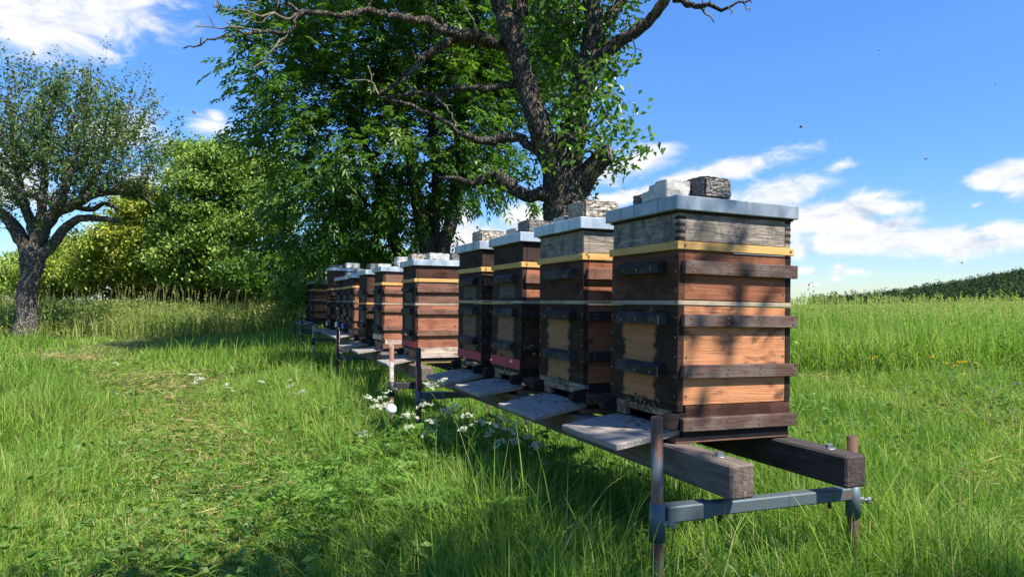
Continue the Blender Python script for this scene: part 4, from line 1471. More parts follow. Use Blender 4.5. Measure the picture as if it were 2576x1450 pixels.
    for k, b in enumerate(bare):
        tb = Tubes()
        sp_ = limb(tb, b, D0 - 0.1, 0.05, 10 if b[0][2] > 12 else 6, 0.12, 0.014 if b[0][2] > 10 else 0.010, 10 + k, 0.82)
        # short spurs
        for q in range(int(len(sp_) * 0.28)):
            i = rng.integers(len(sp_) // 3, len(sp_) - 1)
            p0 = sp_[i, :3]
            dr = norm(rng.normal(0, 1, 3) + np.array((0, 0, 0.45)))
            ll = rng.uniform(0.03, 0.14) if sp_[i, 3] < 0.05 else rng.uniform(0.15, 0.5)
            p1 = p0 + dr * ll * 0.5 + rng.normal(0, 0.015, 3)
            p2 = p1 + dr * ll * 0.5 + rng.normal(0, 0.02, 3)
            tb.add(np.array([p0, p1, p2]), [0.006, 0.005, 0.0028], 5)
        o = tb.build('branch', M['bark_pear'] if b[0][2] > 12 else M['twig'], t, True, loc)
    # leaves on water shoots round the trunk
    blobs = [(1545, 260, 55, 130, 8.4, 0.7), (1490, 300, 60, 120, 8.1, 0.4), (1410, 200, 65, 150, 8.9, 0.8), (1400, 60, 90, 90, 9.0, 0.8), (1590, 375, 55, 34, 8.3, 0.35), (1545, 420, 45, 45, 8.5, 0.4), (1420, 330, 60, 90, 8.2, 0.5),
             (1385, 410, 40, 45, 8.1, 0.3), (1540, 60, 70, 70, 8.7, 0.6), (1440, 30, 60, 60, 8.1, 0.4), (1475, 470, 35, 30, 8.5, 0.3), (1500, 200, 40, 90, 8.0, 0.3), (1350, 130, 60, 120, 9.3, 0.8), (1340, 440, 60, 50, 8.9, 0.5), (1220, 460, 70, 40, 8.6, 0.5),
             (1600, -150, 150, 120, 8.5, 1.4), (1350, -170, 220, 130, 8.5, 1.6), (1490, 140, 60, 120, 8.9, 0.5)]
    C = in_blobs(blobs, 700, rng, 0.8)
    roots = [at(x, y, d) for (x, y, d) in ((1470, 200, 8.5), (1450, 300, 8.5), (1430, 400, 8.5), (1340, 270, 8.4), (1490, 60, 8.5), (1490, -60, 8.5), (1300, 60, 8.4), (1420, 480, 8.5), (1530, 120, 8.4), (1250, 445, 8.4), (1500, -200, 8.5))]
    tb = skeleton(C, [np.array(r) for r in roots], rng, 3, 0.08, 0.0032, 0.02)
    # twigs with bunches of leaves
    tw = tb.build('twigs', M['twig'], t, True, loc)
    V, F, tn = foliage(C, 13, 0.09, 0.098, 0.054, rng, 0.48, 0.2, 0.25, 0.25, 0.8, None, 0.15, 0.22)
    link('crown', np_mesh('crown', V - loc, F, tn), M['pear_leaf'], t)
    return t


def ash_leaves(C, per, rng, outward):
    """drooping compound leaves: pairs of narrow leaflets along a stalk"""
    n = len(C) * per
    base = np.repeat(C, per, axis=0) + rng.normal(0, 0.16, (n, 3)) * np.array([1, 1, 0.8])
    ax = rng.normal(0, 0.8, (n, 3)) + 0.9 * norm(base - outward) + np.array([0, 0, -0.15])
    ax = norm(ax)
    Ls = rng.uniform(0.17, 0.36, n)
    tone0 = np.clip(np.repeat(rng.normal(0.5, 0.16, len(C)), per) + rng.normal(0, 0.14, n), 0, 1)
    sd = norm(np.cross(ax, np.array([0, 0, 1.0]) + rng.normal(0, 0.2, (n, 3))))
    Ps, Ds, Lf, Tn, Nn = [], [], [], [], []
    upv = norm(np.cross(sd, ax))
    for f in (0.35, 0.58, 0.8):
        c = base + ax * (Ls * f)[:, None] + np.array([0, 0, -1]) * (Ls * 0.35 * f * f)[:, None]
        for s in (-1, 1):
            Ps.append(c)
            Ds.append(ax * 0.55 + sd * s * 0.8 + np.array([0, 0, -0.25]))
            Lf.append(Ls * 0.42)
            Tn.append(tone0)
            Nn.append(upv + rng.normal(0, 0.35, (n, 3)))
    c = base + ax * Ls[:, None] * 0.85 + np.array([0, 0, -1]) * (Ls * 0.28)[:, None]
    Ps.append(c)
    Ds.append(ax + np.array([0, 0, -0.5]))
    Lf.append(Ls * 0.42)
    Tn.append(tone0)
    Nn.append(upv)
    P, D, L, T, N = np.vstack(Ps), np.vstack(Ds), np.concatenate(Lf), np.concatenate(Tn), np.vstack(Nn)
    return leaves_np(P, D, L, L * 0.36, T, 0.2, 0.15, rng, N)


def ash_tree():
    rng = np.random.default_rng(9)
    root = at(1080, 870, 12.8)
    root.z = float(ground_z(root.x, root.y))
    loc = np.array(root)
    t = empty('ash_tree', root)
    tag(t, 'large dark green ash tree with drooping compound leaves behind the hive row', 'tree')
    tb = Tubes()
    D0 = 12.6
    limb(tb, [(1085, 830, 70), (1085, 700, 52), (1078, 630, 46), (1062, 560, 36), (1040, 450, 30), (1020, 330, 26), (980, 200, 20), (960, 80, 14), (950, -60, 8)], D0, 0.12, 12, 0.07, 0.01, 31)
    limb(tb, [(1095, 760, 40), (1112, 640, 40), (1132, 560, 33), (1150, 470, 28), (1165, 340, 24), (1180, 200, 20), (1190, 40, 14), (1200, -80, 8)], D0, 0.12, 12, 0.07, 0.01, 32)
    limb(tb, [(1000, 830, 38), (998, 700, 30), (995, 620, 28), (970, 520, 24), (930, 400, 20), (880, 280, 15), (830, 160, 10), (790, 60, 6)], D0 + 0.8, 0.12, 12, 0.07, 0.01, 33)
    limb(tb, [(1085, 640, 30), (1092, 560, 28), (1098, 450, 24), (1085, 300, 18), (1080, 150, 12)], D0 + 0.3, 0.12, 10, 0.07, 0.01, 34)
    tb.build('trunk', M['bark_ash'], t, True, loc)
    blobs = [(760, 190, 140, 160, 14, 2.0), (900, 60, 240, 150, 14.5, 2.5), (1100, 90, 220, 200, 15, 2.5), (870, 350, 200, 180, 14.5, 2.3), (1050, 360, 200, 170, 15, 2.3), (830, 540, 150, 130, 15, 2.0), (960, 560, 170, 105, 15.5, 2),
             (740, 650, 85, 75, 16, 1.5), (1190, 300, 115, 190, 15, 2.2), (1180, 470, 100, 60, 14.6, 1.4), (1260, 120, 160, 190, 15.5, 2.2), (690, 300, 85, 110, 14, 1.4), (1000, -120, 330, 140, 14.5, 3), (1330, 60, 110, 130, 16, 1.6), (1360, 250, 90, 170, 16, 1.3), (900, 660, 150, 65, 16.5, 1.4), (1310, 500, 60, 60, 15, 0.8), (1050, 600, 60, 60, 16, 0.8), (700, 90, 60, 70, 14, 1.2)]
    blobs = [(a_, b_, c_, d_, e_ - 2.0, f_ * 0.9) for (a_, b_, c_, d_, e_, f_) in blobs]
    C = in_blobs(blobs, 1300, rng, 0.75)
    roots = [at(x, y, d - 2.0) for (x, y, d) in ((1062, 560, 14.6), (1040, 450, 14.6), (1020, 330, 14.6), (980, 200, 14.6), (960, 80, 14.6), (1132, 560, 14.6), (1150, 470, 14.6), (1165, 340, 14.6), (1180, 200, 14.6), (1190, 40, 14.6), (970, 520, 15.4), (930, 400, 15.4), (880, 280, 15.4), (830, 160, 15.4), (1098, 450, 14.9), (1085, 300, 14.9))]
    skeleton(C[:800], [np.array(r) for r in roots], rng, 3, 0.08, 0.007, 0.06).build('branches', M['bark_ash'], t, True, loc)
    V, F, tn = ash_leaves(C, 11, rng, np.array(at(1000, 380, 13)))
    link('crown', np_mesh('crown', V - loc, F, tn), M['ash_leaf'], t)


def apple_tree():
    rng = np.random.default_rng(13)
    D0 = 16.0
    root = at(70, 860, D0)
    root.z = float(ground_z(root.x, root.y))
    loc = np.array(root)
    t = empty('apple_tree', root)
    tag(t, 'old apple tree with a thick grey trunk, twisted limbs and an airy crown standing alone', 'tree')
    tb = Tubes()
    limb(tb, [(64, 870, 58), (66, 790, 46), (72, 720, 44), (78, 670, 50), (82, 640, 54), (80, 615, 40)], D0, 0.1, 18, 0.10, 0.01, 41)
    L_ = [[(76, 650, 40), (50, 590, 34), (15, 545, 28), (-40, 510, 22), (-110, 480, 14)],
          [(84, 640, 44), (108, 580, 36), (140, 535, 30), (185, 515, 26), (235, 488, 22), (290, 482, 17), (345, 490, 12), (390, 515, 6)],
          [(92, 650, 34), (130, 618, 28), (160, 580, 24), (190, 553, 20), (235, 548, 16), (270, 552, 14), (300, 556, 13)],
          [(90, 600, 26), (70, 540, 24), (45, 480, 20), (0, 440, 16), (-50, 415, 12)],
          [(150, 530, 22), (120, 500, 20), (60, 485, 18), (10, 450, 16), (-40, 430, 13)],
          [(185, 520, 14), (232, 528, 13), (262, 512, 11), (296, 524, 9)],
          [(100, 560, 24), (110, 460, 18), (115, 360, 12), (130, 250, 7)],
          [(150, 520, 20), (180, 420, 15), (210, 320, 10), (230, 220, 6)],
          [(200, 505, 18), (250, 420, 12), (300, 330, 8), (330, 260, 5)],
          [(60, 520, 18), (40, 420, 13), (30, 320, 8), (20, 240, 5)]]
    for k, b in enumerate(L_):
        limb(tb, b, D0 + rng.uniform(-0.5, 0.5) * (k > 3), 0.1, 9, 0.10, 0.012, 50 + k)
    tb.build('trunk', M['bark_apple'], t, True, loc)
    blobs = [(120, 310, 150, 105, 16, 1.9), (230, 350, 140, 120, 16, 1.9), (60, 420, 140, 90, 16, 1.8), (190, 440, 150, 60, 16, 1.6), (310, 320, 70, 80, 16, 1.2), (370, 440, 45, 60, 16, 1.0), (-60, 400, 120, 110, 16, 1.8), (200, 260, 60, 60, 16, 1.2), (290, 200, 28, 40, 16, 0.5), (350, 220, 38, 18, 16, 0.5), (60, 225, 60, 40, 16, 0.8), (170, 220, 60, 45, 16, 0.8), (30, 540, 70, 45, 15.6, 0.8), (130, 590, 60, 40, 15.7, 0.6), (170, 495, 110, 40, 15.5, 0.8), (60, 500, 100, 40, 15.4, 0.8), (250, 470, 70, 35, 15.6, 0.7), (440, 395, 35, 18, 16, 0.4), (400, 350, 25, 20, 16, 0.4), (20, 200, 30, 20, 16, .5)]
    blobs = [(a_, b_ + (22 if b_ < 420 else 0), c_, d_, e_, f_) for (a_, b_, c_, d_, e_, f_) in blobs]
    C = in_blobs(blobs, 760, rng, 0.9)
    roots = [np.array(at(p[0], p[1], D0)) for b in L_ for p in b[1:]]
    skeleton(C, roots, rng, 3, 0.10, 0.005, 0.05).build('branches', M['bark_apple'], t, True, loc)
    cen = np.array(at(120, 480, D0))
    sd_ = norm(0.9 * norm(C - cen) + np.array([0, 0, 0.75]) + rng.normal(0, 0.35, C.shape))
    sl = rng.uniform(0.35, 0.95, len(C))
    tb = Tubes()
    for i in range(len(C)):
        m_p = C[i] + sd_[i] * sl[i] * 0.5 + rng.normal(0, 0.03, 3)
        tb.add(np.array([C[i], m_p, C[i] + sd_[i] * sl[i]]), [0.006, 0.0045, 0.003], 4)
    tb.build('shoots', M['twig'], t, True, loc)
    k = 30
    ff = rng.uniform(0, 1, (len(C), k))
    P = C[:, None] + sd_[:, None] * (sl[:, None] * ff)[:, :, None] + rng.normal(0, 0.06, (len(C), k, 3))
    D = rng.normal(0, 0.8, (len(C), k, 3)) + sd_[:, None] * 0.5
    tone = np.clip(np.repeat(rng.normal(0.5, 0.14, len(C)), k) + rng.normal(0, 0.2, len(C) * k), 0, 1)
    s_ = rng.uniform(0.65, 1.25, len(C) * k)
    V, F, tn = leaves_np(P.reshape(-1, 3), D.reshape(-1, 3), 0.088 * s_, 0.045 * s_, tone, 0.25, 0.2, rng)
    link('crown', np_mesh('crown', V - loc, F, tn), M['apple_leaf'], t)
    # ball of mistletoe hanging in the crown
    mc = at(338, 478, 15.8)
    Cc = np.array(mc) + norm(rng.normal(0, 1, (160, 3))) * (rng.uniform(0, 1, (160, 1)) ** 0.4) * np.array([0.30, 0.30, 0.24])
    V, F, tn = foliage(Cc, 16, 0.04, 0.055, 0.02, rng, 0.5, 0.3, 0.3)
    o = link('mistletoe', np_mesh('mistletoe', V - np.array(mc), F, tn), M['mistletoe'])
    o.location = mc
    tag(o, 'dark round ball of mistletoe hanging in the apple tree crown', 'mistletoe')


def bush(name, label, blobs, n, per, spread, L, W, mat, seed, cat='bush', mu=0.5, group=None, trunks=()):
    rng = np.random.default_rng(seed)
    b0 = blobs[0]
    root = at(b0[0], 800, b0[4])
    root.z = float(ground_z(root.x, root.y))
    loc = np.array(root)
    t = empty(name, root)
    tag(t, label, cat, group)
    sub = []
    for b in blobs:
        for _ in range(7):
            a = rng.uniform(-0.25, math.pi + 0.25)
            f = rng.uniform(0.18, 0.5)
            sub.append((b[0] + math.cos(a) * b[2] * 1.02, b[1] - math.sin(a) * b[3] * 1.0, b[2] * f, b[3] * f, b[4] - rng.uniform(-0.6, 0.9) * b[5], b[5] * f))
    C = np.vstack([in_blobs(blobs, int(n * 0.62), rng, 0.6), in_blobs(sub, int(n * 0.5), rng, 0.7)])
    C[:, 2] = np.maximum(C[:, 2], ground_z(C[:, 0], C[:, 1]) + 0.15)
    roots = [loc, loc + np.array([0.2, 0.1, 0.6]), loc + np.array([-0.2, 0, 0.9]), loc + np.array([0, 0.1, 1.4])]
    skeleton(C[:: max(1, n // 160)], roots, rng, 3, 0.08, 0.012, 0.12).build('trunk', M['bark_ash'], t, True, loc)
    V, F, tn = foliage(C, per, spread, L, W, rng, mu, 0.16, 0.25, 0.25, 0.42, None, 0.22)
    link('crown', np_mesh('crown', V - loc, F, tn), mat, t)


pear_tree()
ash_tree()
apple_tree()
HG = 'bushes and small trees of the hedge behind the tall grass'
bush('tree', 'rounded mid green tree between the yellow bush and the dark ash', [(530, 540, 105, 150, 24, 2.2), (560, 460, 90, 85, 24, 2), (610, 620, 100, 120, 24, 2.0), (480, 640, 80, 90, 24, 1.8), (640, 500, 70, 110, 24.5, 1.6), (560, 690, 130, 50, 24, 1.5)], 760, 76, 0.27, 0.135, 0.075, M['bush_leaf'], 61, 'tree')
bush('bush', 'tall bright yellow green bush behind the apple tree trunk', [(370, 600, 85, 95, 25, 2), (310, 650, 80, 75, 25, 1.8), (400, 660, 70, 80, 25, 1.8), (260, 690, 70, 50, 25, 1.5), (390, 540, 45, 40, 25, 1.2)], 480, 76, 0.26, 0.14, 0.075, M['yellow_bush'], 62)
bush('bush', 'low pale green bush left of the yellow green bush', [(170, 680, 80, 55, 26, 1.8), (220, 660, 55, 45, 26, 1.5), (140, 720, 80, 35, 26, 1.5)], 270, 76, 0.25, 0.14, 0.075, M['yellow_bush'], 63, mu=0.25)
bush('bush', 'green bush at the left edge behind the apple tree', [(0, 720, 80, 40, 27, 1.8), (40, 690, 45, 40, 27, 1.5), (-110, 690, 90, 70, 27, 2.0)], 270, 76, 0.25, 0.14, 0.075, M['bush_leaf'], 64, mu=0.7)
bush('bush', 'dark undergrowth bush below the ash crown left of the far hives', [(700, 690, 90, 55, 20, 1.5), (790, 690, 80, 50, 20, 1.2), (880, 690, 90, 50, 20, 1.2)], 620, 30, 0.22, 0.14, 0.07, M['ash_leaf'], 65, mu=0.6)
bush('bush', 'long dark hedge undergrowth beneath the rounded mid green tree', [(480, 728, 90, 40, 27, 1.5), (590, 728, 90, 40, 27, 1.5), (690, 728, 90, 45, 27, 1.5), (380, 735, 80, 32, 28, 1.5)], 700, 30, 0.24, 0.15, 0.08, M['bush_leaf'], 67, mu=0.2)
bush('bush', 'dark thicket behind the ash trunks and the far hives', [(800, 710, 90, 60, 25, 1.5), (920, 700, 90, 70, 25, 1.5), (1020, 715, 70, 60, 25, 1.5)], 620, 30, 0.24, 0.15, 0.08, M['ash_leaf'], 68, mu=0.4)
bush('bush', 'small sunlit yellow green bush beside the farthest hive', [(755, 730, 32, 40, 17.5, 0.6), (735, 760, 40, 40, 17, 0.6)], 150, 24, 0.13, 0.10, 0.055, M['yellow_bush'], 66, mu=0.5)


def shade_tree():
    """the tree behind the camera whose crown dapples the foreground and the nearest hive"""
    rng = np.random.default_rng(21)
    loc = np.array((2.6, -5.2, 0.0))
    t = empty('walnut_tree', loc)
    tag(t, 'leafy tree standing behind the viewer that shades the foreground', 'tree')
    tb = Tubes()
    for k, pts in enumerate(([(0, 0, -0.2, .24), (0.05, 0.1, 1.5, .2), (-0.1, 0.5, 3.0, .17), (-0.4, 1.6, 4.4, .10), (-0.9, 3.0, 5.4, .05)], [(0, 0.2, 2.6, .14), (0.3, 1.4, 4.2, .09), (-0.6, 3.0, 5.4, .05), (-1.0, 4.0, 5.8, .03)], [(0, 0.2, 2.8, .12), (-1.6, 1.2, 4.4, .07), (-3.4, 2.6, 5.2, .03)])):
        P = smooth_path([(loc[0] + a, loc[1] + b, c, r) for a, b, c, r in pts], 0.15, 0.01, k)
        tb.add(P[:, :3], P[:, 3], 12, 0.08, k)
    tb.build('trunk', M['bark_ash'], t, True, loc)
    s = np.array((SUN.x / SUN.z, SUN.y / SUN.z, 1.0))
    C = []
    for (gx, gy, gz, up, r, n) in SHADE:
        c = np.array((gx, gy, gz)) + s * up
        C.append(c + norm(rng.normal(0, 1, (n, 3))) * (rng.uniform(0, 1, (n, 1)) ** 0.4) * r * np.array([1, 1, 0.6]))
    C = np.vstack(C)
    roots = [loc + np.array(q) for q in ((-0.4, 1.6, 4.4), (-0.9, 3.0, 5.4), (0.3, 1.4, 4.2), (-0.6, 3.0, 5.4), (-1.0, 4.0, 5.8), (-1.6, 1.2, 4.4), (-3.4, 2.6, 5.2), (-2.5, 1.9, 4.8))]
    skeleton(C, roots, rng, 3, 0.06, 0.008, 0.05).build('branches', M['bark_ash'], t, True, loc)
    V, F, tn = foliage(C, 20, 0.15, 0.14, 0.075, rng, 0.5, 0.2, 0.2, 0.2, 0.7)
    link('crown', np_mesh('crown', V - loc, F, tn), M['bush_leaf'], t)


# shaded spots: ground/hive point that the crown part shades, height of that crown part above it, radius, clumps
SHADE = [
    (1.47, 1.9, 1.25, 4.2, 0.03, 1), (1.41, 1.9, 0.70, 4.5, 0.04, 1),
    (0.15, 2.25, 0.1, 5.2, 0.40, 8), (-0.5, 2.4, 0.1, 5.4, 0.4, 9), (0.75, 2.0, 0.1, 5.2, 0.40, 9), (-1.2, 2.25, 0.1, 5.4, 0.4, 9), (1.4, 1.3, 0.2, 5.0, 0.35, 8), (2.2, 1.2, 0.1, 5.2, 0.35, 9), (-1.8, 2.55, 0.1, 5.6, 0.35, 6),
]
shade_tree()


def forest():
    rng = np.random.default_rng(77)
    n = 12000
    tx = rng.uniform(0.43, 1.02, n)
    d = rng.uniform(780, 1450, n)
    cx = tx * d
    x, y = world_xy(cx, d)
    z = ground_z(x, y)
    z = z - 0.5
    n = len(x)
    h = rng.gamma(9, 1.05, n)
    k = 28
    f = rng.uniform(0.05, 1, (n, k))
    conif = rng.uniform(0, 1, n) < 0.75
    rad = np.where(conif[:, None], (1 - f) ** 1.1 * 3.0 + 0.1, np.sqrt(np.clip(1 - (2 * f - 1.05) ** 2, 0.02, 1)) * 3.4)
    a = rng.uniform(0, 6.28, (n, k))
    P = np.stack([x[:, None] + np.cos(a) * rad * 0.7, y[:, None] + np.sin(a) * rad * 0.7, z[:, None] + f * h[:, None]], axis=-1).reshape(-1, 3)
    D = np.stack([np.cos(a), np.sin(a), np.where(conif[:, None], -0.2, 0.5) * np.ones((n, k))], axis=-1).reshape(-1, 3) + rng.normal(0, 0.35, (n * k, 3))
    tone = np.clip(np.repeat(np.where(conif, rng.normal(0.22, 0.16, n), rng.normal(0.75, 0.22, n)), k) + rng.normal(0, 0.08, n * k), 0, 1)
    V, F, tn = leaves_np(P, D, 2.6 * rng.uniform(0.6, 1.3, n * k), 1.7 * rng.uniform(0.6, 1.3, n * k), tone, 0.2, 0.1, rng)
    o = link('forest', np_mesh('forest', V, F, tn), M['forest'])
    tag(o, 'distant dark mixed forest covering the hill on the horizon', 'forest', kind='stuff')


forest()


# ------------------------------------------------------------------ flowers and weeds
def fern_leaf(base, dirv, L, rng):
    """bipinnate leaf as many small leaflets; returns leaf rows"""
    dirv = norm(np.array(dirv, dtype=float))
    sd = norm(np.cross(dirv, np.array((0, 0, 1.0))))
    up = np.cross(sd, dirv)
    P, D, LL = [], [], []
    for f in np.linspace(0.28, 0.98, 8):
        c = base + dirv * L * f - np.array((0, 0, 1)) * L * 0.35 * f * f
        pl = L * 0.46 * (1.08 - f)
        for s in (-1, 1):
            pd = norm(dirv * 0.55 + sd * s + up * 0.12)
            m = max(2, int(pl / 0.013))
            for g in np.linspace(0.2, 1, m):
                q = c + pd * pl * g
                for s2 in (-1, 1):
                    P.append(q)
                    D.append(pd * 0.6 + norm(np.cross(pd, up)) * s2 * 0.9)
                    LL.append(0.018 * (1.25 - 0.7 * g) * (L / 0.2))
    return np.array(P), np.array(D), np.array(LL)


def stalk(tb, a, b, r0, r1, rng, bend=0.03):
    a, b = np.array(a), np.array(b)
    L = np.linalg.norm(b - a)
    m1 = a * 0.62 + b * 0.38 + rng.normal(0, bend * L, 3)
    m2 = a * 0.28 + b * 0.72 + rng.normal(0, bend * L, 3)
    tb.add(np.array([a, m1, m2, b]), np.linspace(r0, r1, 4), 6)


def cow_parsley(base, umbels, label, seed, nleaf=5, usize=0.035, group=None, leafL=0.2):
    rng = np.random.default_rng(seed)
    base = np.array(base)
    t = empty('cow_parsley', base)
    tag(t, label, 'wild flower', group)
    tb = Tubes()
    U = np.array([np.array(u) for u in umbels])
    if len(U):
        top = U[np.argmax(U[:, 2])]
        fork = base * 0.45 + top * 0.55
        stalk(tb, base, fork, 0.0032, 0.0026, rng)
        for u in U:
            stalk(tb, fork if u[2] > fork[2] + 0.02 else base * 0.6 + fork * 0.4, u - np.array((0, 0, 0.02)), 0.0022, 0.0012, rng, 0.05)
        for u in U:
            for _ in range(9):
                q = u + np.array((*(rng.normal(0, usize * 0.45, 2)), rng.uniform(-0.004, 0.006)))
                tb.add(np.array([u - np.array((0, 0, 0.02)), q]), [0.0008, 0.0006], 4)
        tb.build('stem', M['fern'], t, True, base)
    st = Stuff()
    for u in U:
        ss = Stuff()
        tl = rng.uniform(-0.6, 0.6)
        n = 9
        for _ in range(n):
            a = rng.uniform(0, 6.28)
            r = usize * math.sqrt(rng.uniform(0, 1))
            c = u + np.array((math.cos(a) * r, math.sin(a) * r, 0.008 - 0.35 * r + rng.normal(0, 0.005) + tl * math.cos(a) * r))
            k = 14
            PP = c + rng.normal(0, 1, (k, 3)) * usize * np.array((0.12, 0.12, 0.06))
            DD = rng.normal(0, 1, (k, 3)) + np.array((0, 0, 0.25))
            ss.leaves(PP, DD, 0.0062 * usize / 0.035, 0.0054 * usize / 0.035, rng.uniform(0, 1, k), fold=0.1, droop=0, rng=rng)
        link('umbel', ss.mesh('umbel', base), M['petal'], t)
    if nleaf:
        for i in range(nleaf):
            a = i * 2.4 + rng.uniform(-0.4, 0.4)
            b = base + np.array((0, 0, rng.uniform(0.05, 0.22)))
            P, D, LL = fern_leaf(b, (math.cos(a), math.sin(a), rng.uniform(0.35, 0.9)), leafL * rng.uniform(0.75, 1.25), rng)
            st = Stuff()
            st.leaves(P, D, LL * 1.4, LL * 0.6, np.clip(rng.normal(0.5, 0.2, len(P)), 0, 1), fold=0.1, droop=0.1, rng=rng)
            link('leaf', st.mesh('leaf', base), M['fern'], t)
    return t


def gpt(px, py):
    """ground point seen at a photo position"""
    r = ray(px, py)
    d = EYE / max(-r.z, 1e-3)
    p = at(px, py, d)
    p.z = float(ground_z(p.x, p.y))
    return p


FG = 'white cow parsley plants in front of the hives'


def parsley_at(bpx, bpy_, ups, label, seed, nleaf=6, usize=0.035, leafL=0.2, group=FG):
    b = gpt(bpx, bpy_)
    d = (b.x * SR + b.y * CR)
    return cow_parsley(b, [at(x, y, d + dz) for (x, y, dz) in ups], label, seed, nleaf, usize, group, leafL)


parsley_at(1010, 1210, [(935, 1000, .05), (962, 993, 0), (950, 1018, -.05), (975, 1014, .05)], 'cow parsley with four creamy umbels left of the rusty post', 101, 5, 0.042)
parsley_at(1170, 1230, [(1078, 968, 0), (1104, 960, .05), (1070, 1015, 0), (1118, 1030, .05), (1135, 1022, -.05), (1088, 1060, 0), (1080, 1083, .05), (1126, 1092, 0)], 'tallest cow parsley with many umbels in front of the first stand post', 102, 7, 0.042)
parsley_at(1395, 1300, [(1248, 1068, 0), (1262, 1050, .05), (1292, 1082, .04), (1312, 1062, .1), (1290, 1105, 0), (1340, 1115, 0), (1325, 1100, .05), (1352, 1122, .05), (1250, 1112, -.03)], 'cow parsley leaning left with white umbels below the landing boards', 103, 6, 0.040)
parsley_at(1100, 1260, [(1022, 1042, 0), (1038, 1048, .04), (1028, 1072, 0)], 'cow parsley with three small umbels beneath the tallest one', 104, 5, 0.032)
parsley_at(1385, 1260, [(1372, 1160, 0), (1362, 1172, .03)], 'small cow parsley in the shade under the stand', 105, 3, 0.02)
parsley_at(1215, 1290, [(1180, 1045, 0), (1200, 1065, .04), (1165, 1080, 0), (1225, 1090, .03)], 'leafy cow parsley between the tallest one and the leaning one', 108, 7, 0.034)
parsley_at(960, 1200, [(910, 1085, 0), (920, 1098, .03)], 'short cow parsley with two pale umbels in the sunlit grass', 106, 4, 0.028)
parsley_at(1290, 1330, [(1285, 1205, 0)], 'budding cow parsley with one greenish umbel among the ferny leaves', 107, 6, 0.018, 0.22)
LG = 'small white umbels scattered over the far lawn'
for k, (px, py, n_) in enumerate(((485, 945, 4), (500, 955, 3), (745, 975, 2), (755, 930, 1), (768, 990, 2), (735, 985, 2), (570, 970, 2), (660, 965, 1), (300, 905, 1))):
    b = gpt(px, py + 40)
    d = b.x * SR + b.y * CR
    rr = random.Random(k)
    cow_parsley(b, [at(px + rr.uniform(-14, 14), py + rr.uniform(-9, 9), d) for _ in range(n_)], 'small white umbel flowering in the open lawn left of the hives', 120 + k, 0, 0.042, LG)

PG = 'ferny green parsley leaves in the shaded foreground'
rr = random.Random(4)
for k in range(26):
    px, py = rr.gauss(960, 250), rr.uniform(1190, 1440)
    b = gpt(px, py + 30)
    cow_parsley(b, [], 'clump of ferny parsley leaves in the foreground grass', 140 + k, 6, 0.03, PG, 0.185)


def simple_flower(b, h, label, seed, mat, group, r=0.014, name='yellow_flower', cat='wild flower'):
    rng = np.random.default_rng(seed)
    b = np.array(b)
    t = empty(name, b)
    tag(t, label, cat, group)
    tb = Tubes()
    top = b + np.array((rng.normal(0, 0.03), rng.normal(0, 0.03), h))
    stalk(tb, b, top, 0.0025, 0.0015, rng)
    tb.build('stem', M['fern'], t, True, b)
    n = 26
    a = rng.uniform(0, 6.28, n)
    D = np.column_stack([np.cos(a), np.sin(a), rng.uniform(0.1, 0.8, n)])
    V, F, tn = leaves_np(np.repeat(top[None], n, 0), D, r * rng.uniform(0.8, 1.2, n), r * 0.45, rng.uniform(0, 1, n), 0.1, 0.0, rng)
    link('flower_head', np_mesh('flower_head', V - b, F, tn), mat, t)


YG = 'yellow flowers at the edge of the tall meadow'
for k, (px, py, d) in enumerate(((2342, 898, 7.0), (2368, 915, 7.0), (2397, 911, 7.2), (2403, 919, 7.1), (2428, 909, 7.2), (2440, 912, 7.2), (2450, 914, 7.3), (2411, 941, 7.0), (2187, 902, 7.6), (2203, 897, 7.8))):
    p = at(px, py, d)
    g = float(ground_z(p.x, p.y))
    simple_flower((p.x, p.y, g), p.z - g, 'yellow flower head on a thin stalk before the tall meadow', 200 + k, M['yellow_petal'], YG, 0.022)
YL = 'yellow flowers dotted over the far lawn'
for k, (px, py, d) in enumerate(((1000 * .644, 1295 * .644, 14), (690, 838, 13.5), (660, 820, 14), (552, 840, 13), (650, 862, 12.5), (75, 885, 11), (92, 880, 11), (560, 828, 14.5), (8, 960, 8.5))):
    p = at(px, py, d)
    g = float(ground_z(p.x, p.y))
    simple_flower((p.x, p.y, g), max(0.1, p.z - g), 'yellow flower standing above the lawn far left of the hives', 220 + k, M['yellow_petal'], YL, 0.026)
for k, (px, py, d) in enumerate(((1848, 1420, 2.35), (1864, 1432, 2.35))):
    p = at(px, py, d)
    g = float(ground_z(p.x, p.y))
    simple_flower((p.x, p.y, g), p.z - g, 'tiny yellow buttercup in the grass under the near crossbar', 240 + k, M['yellow_petal'], 'buttercups under the near crossbar', 0.010)
for k, (px, py, d) in enumerate(((2490, 978, 6.2), (2502, 985, 6.2), (2560, 965, 6.4))):
    p = at(px, py, d)
    g = float(ground_z(p.x, p.y))
    simple_flower((p.x, p.y, g), p.z - g, 'small purple vetch flower at the right meadow edge', 250 + k, M['purple_petal'], 'purple vetch at the right edge', 0.02, 'purple_flower')


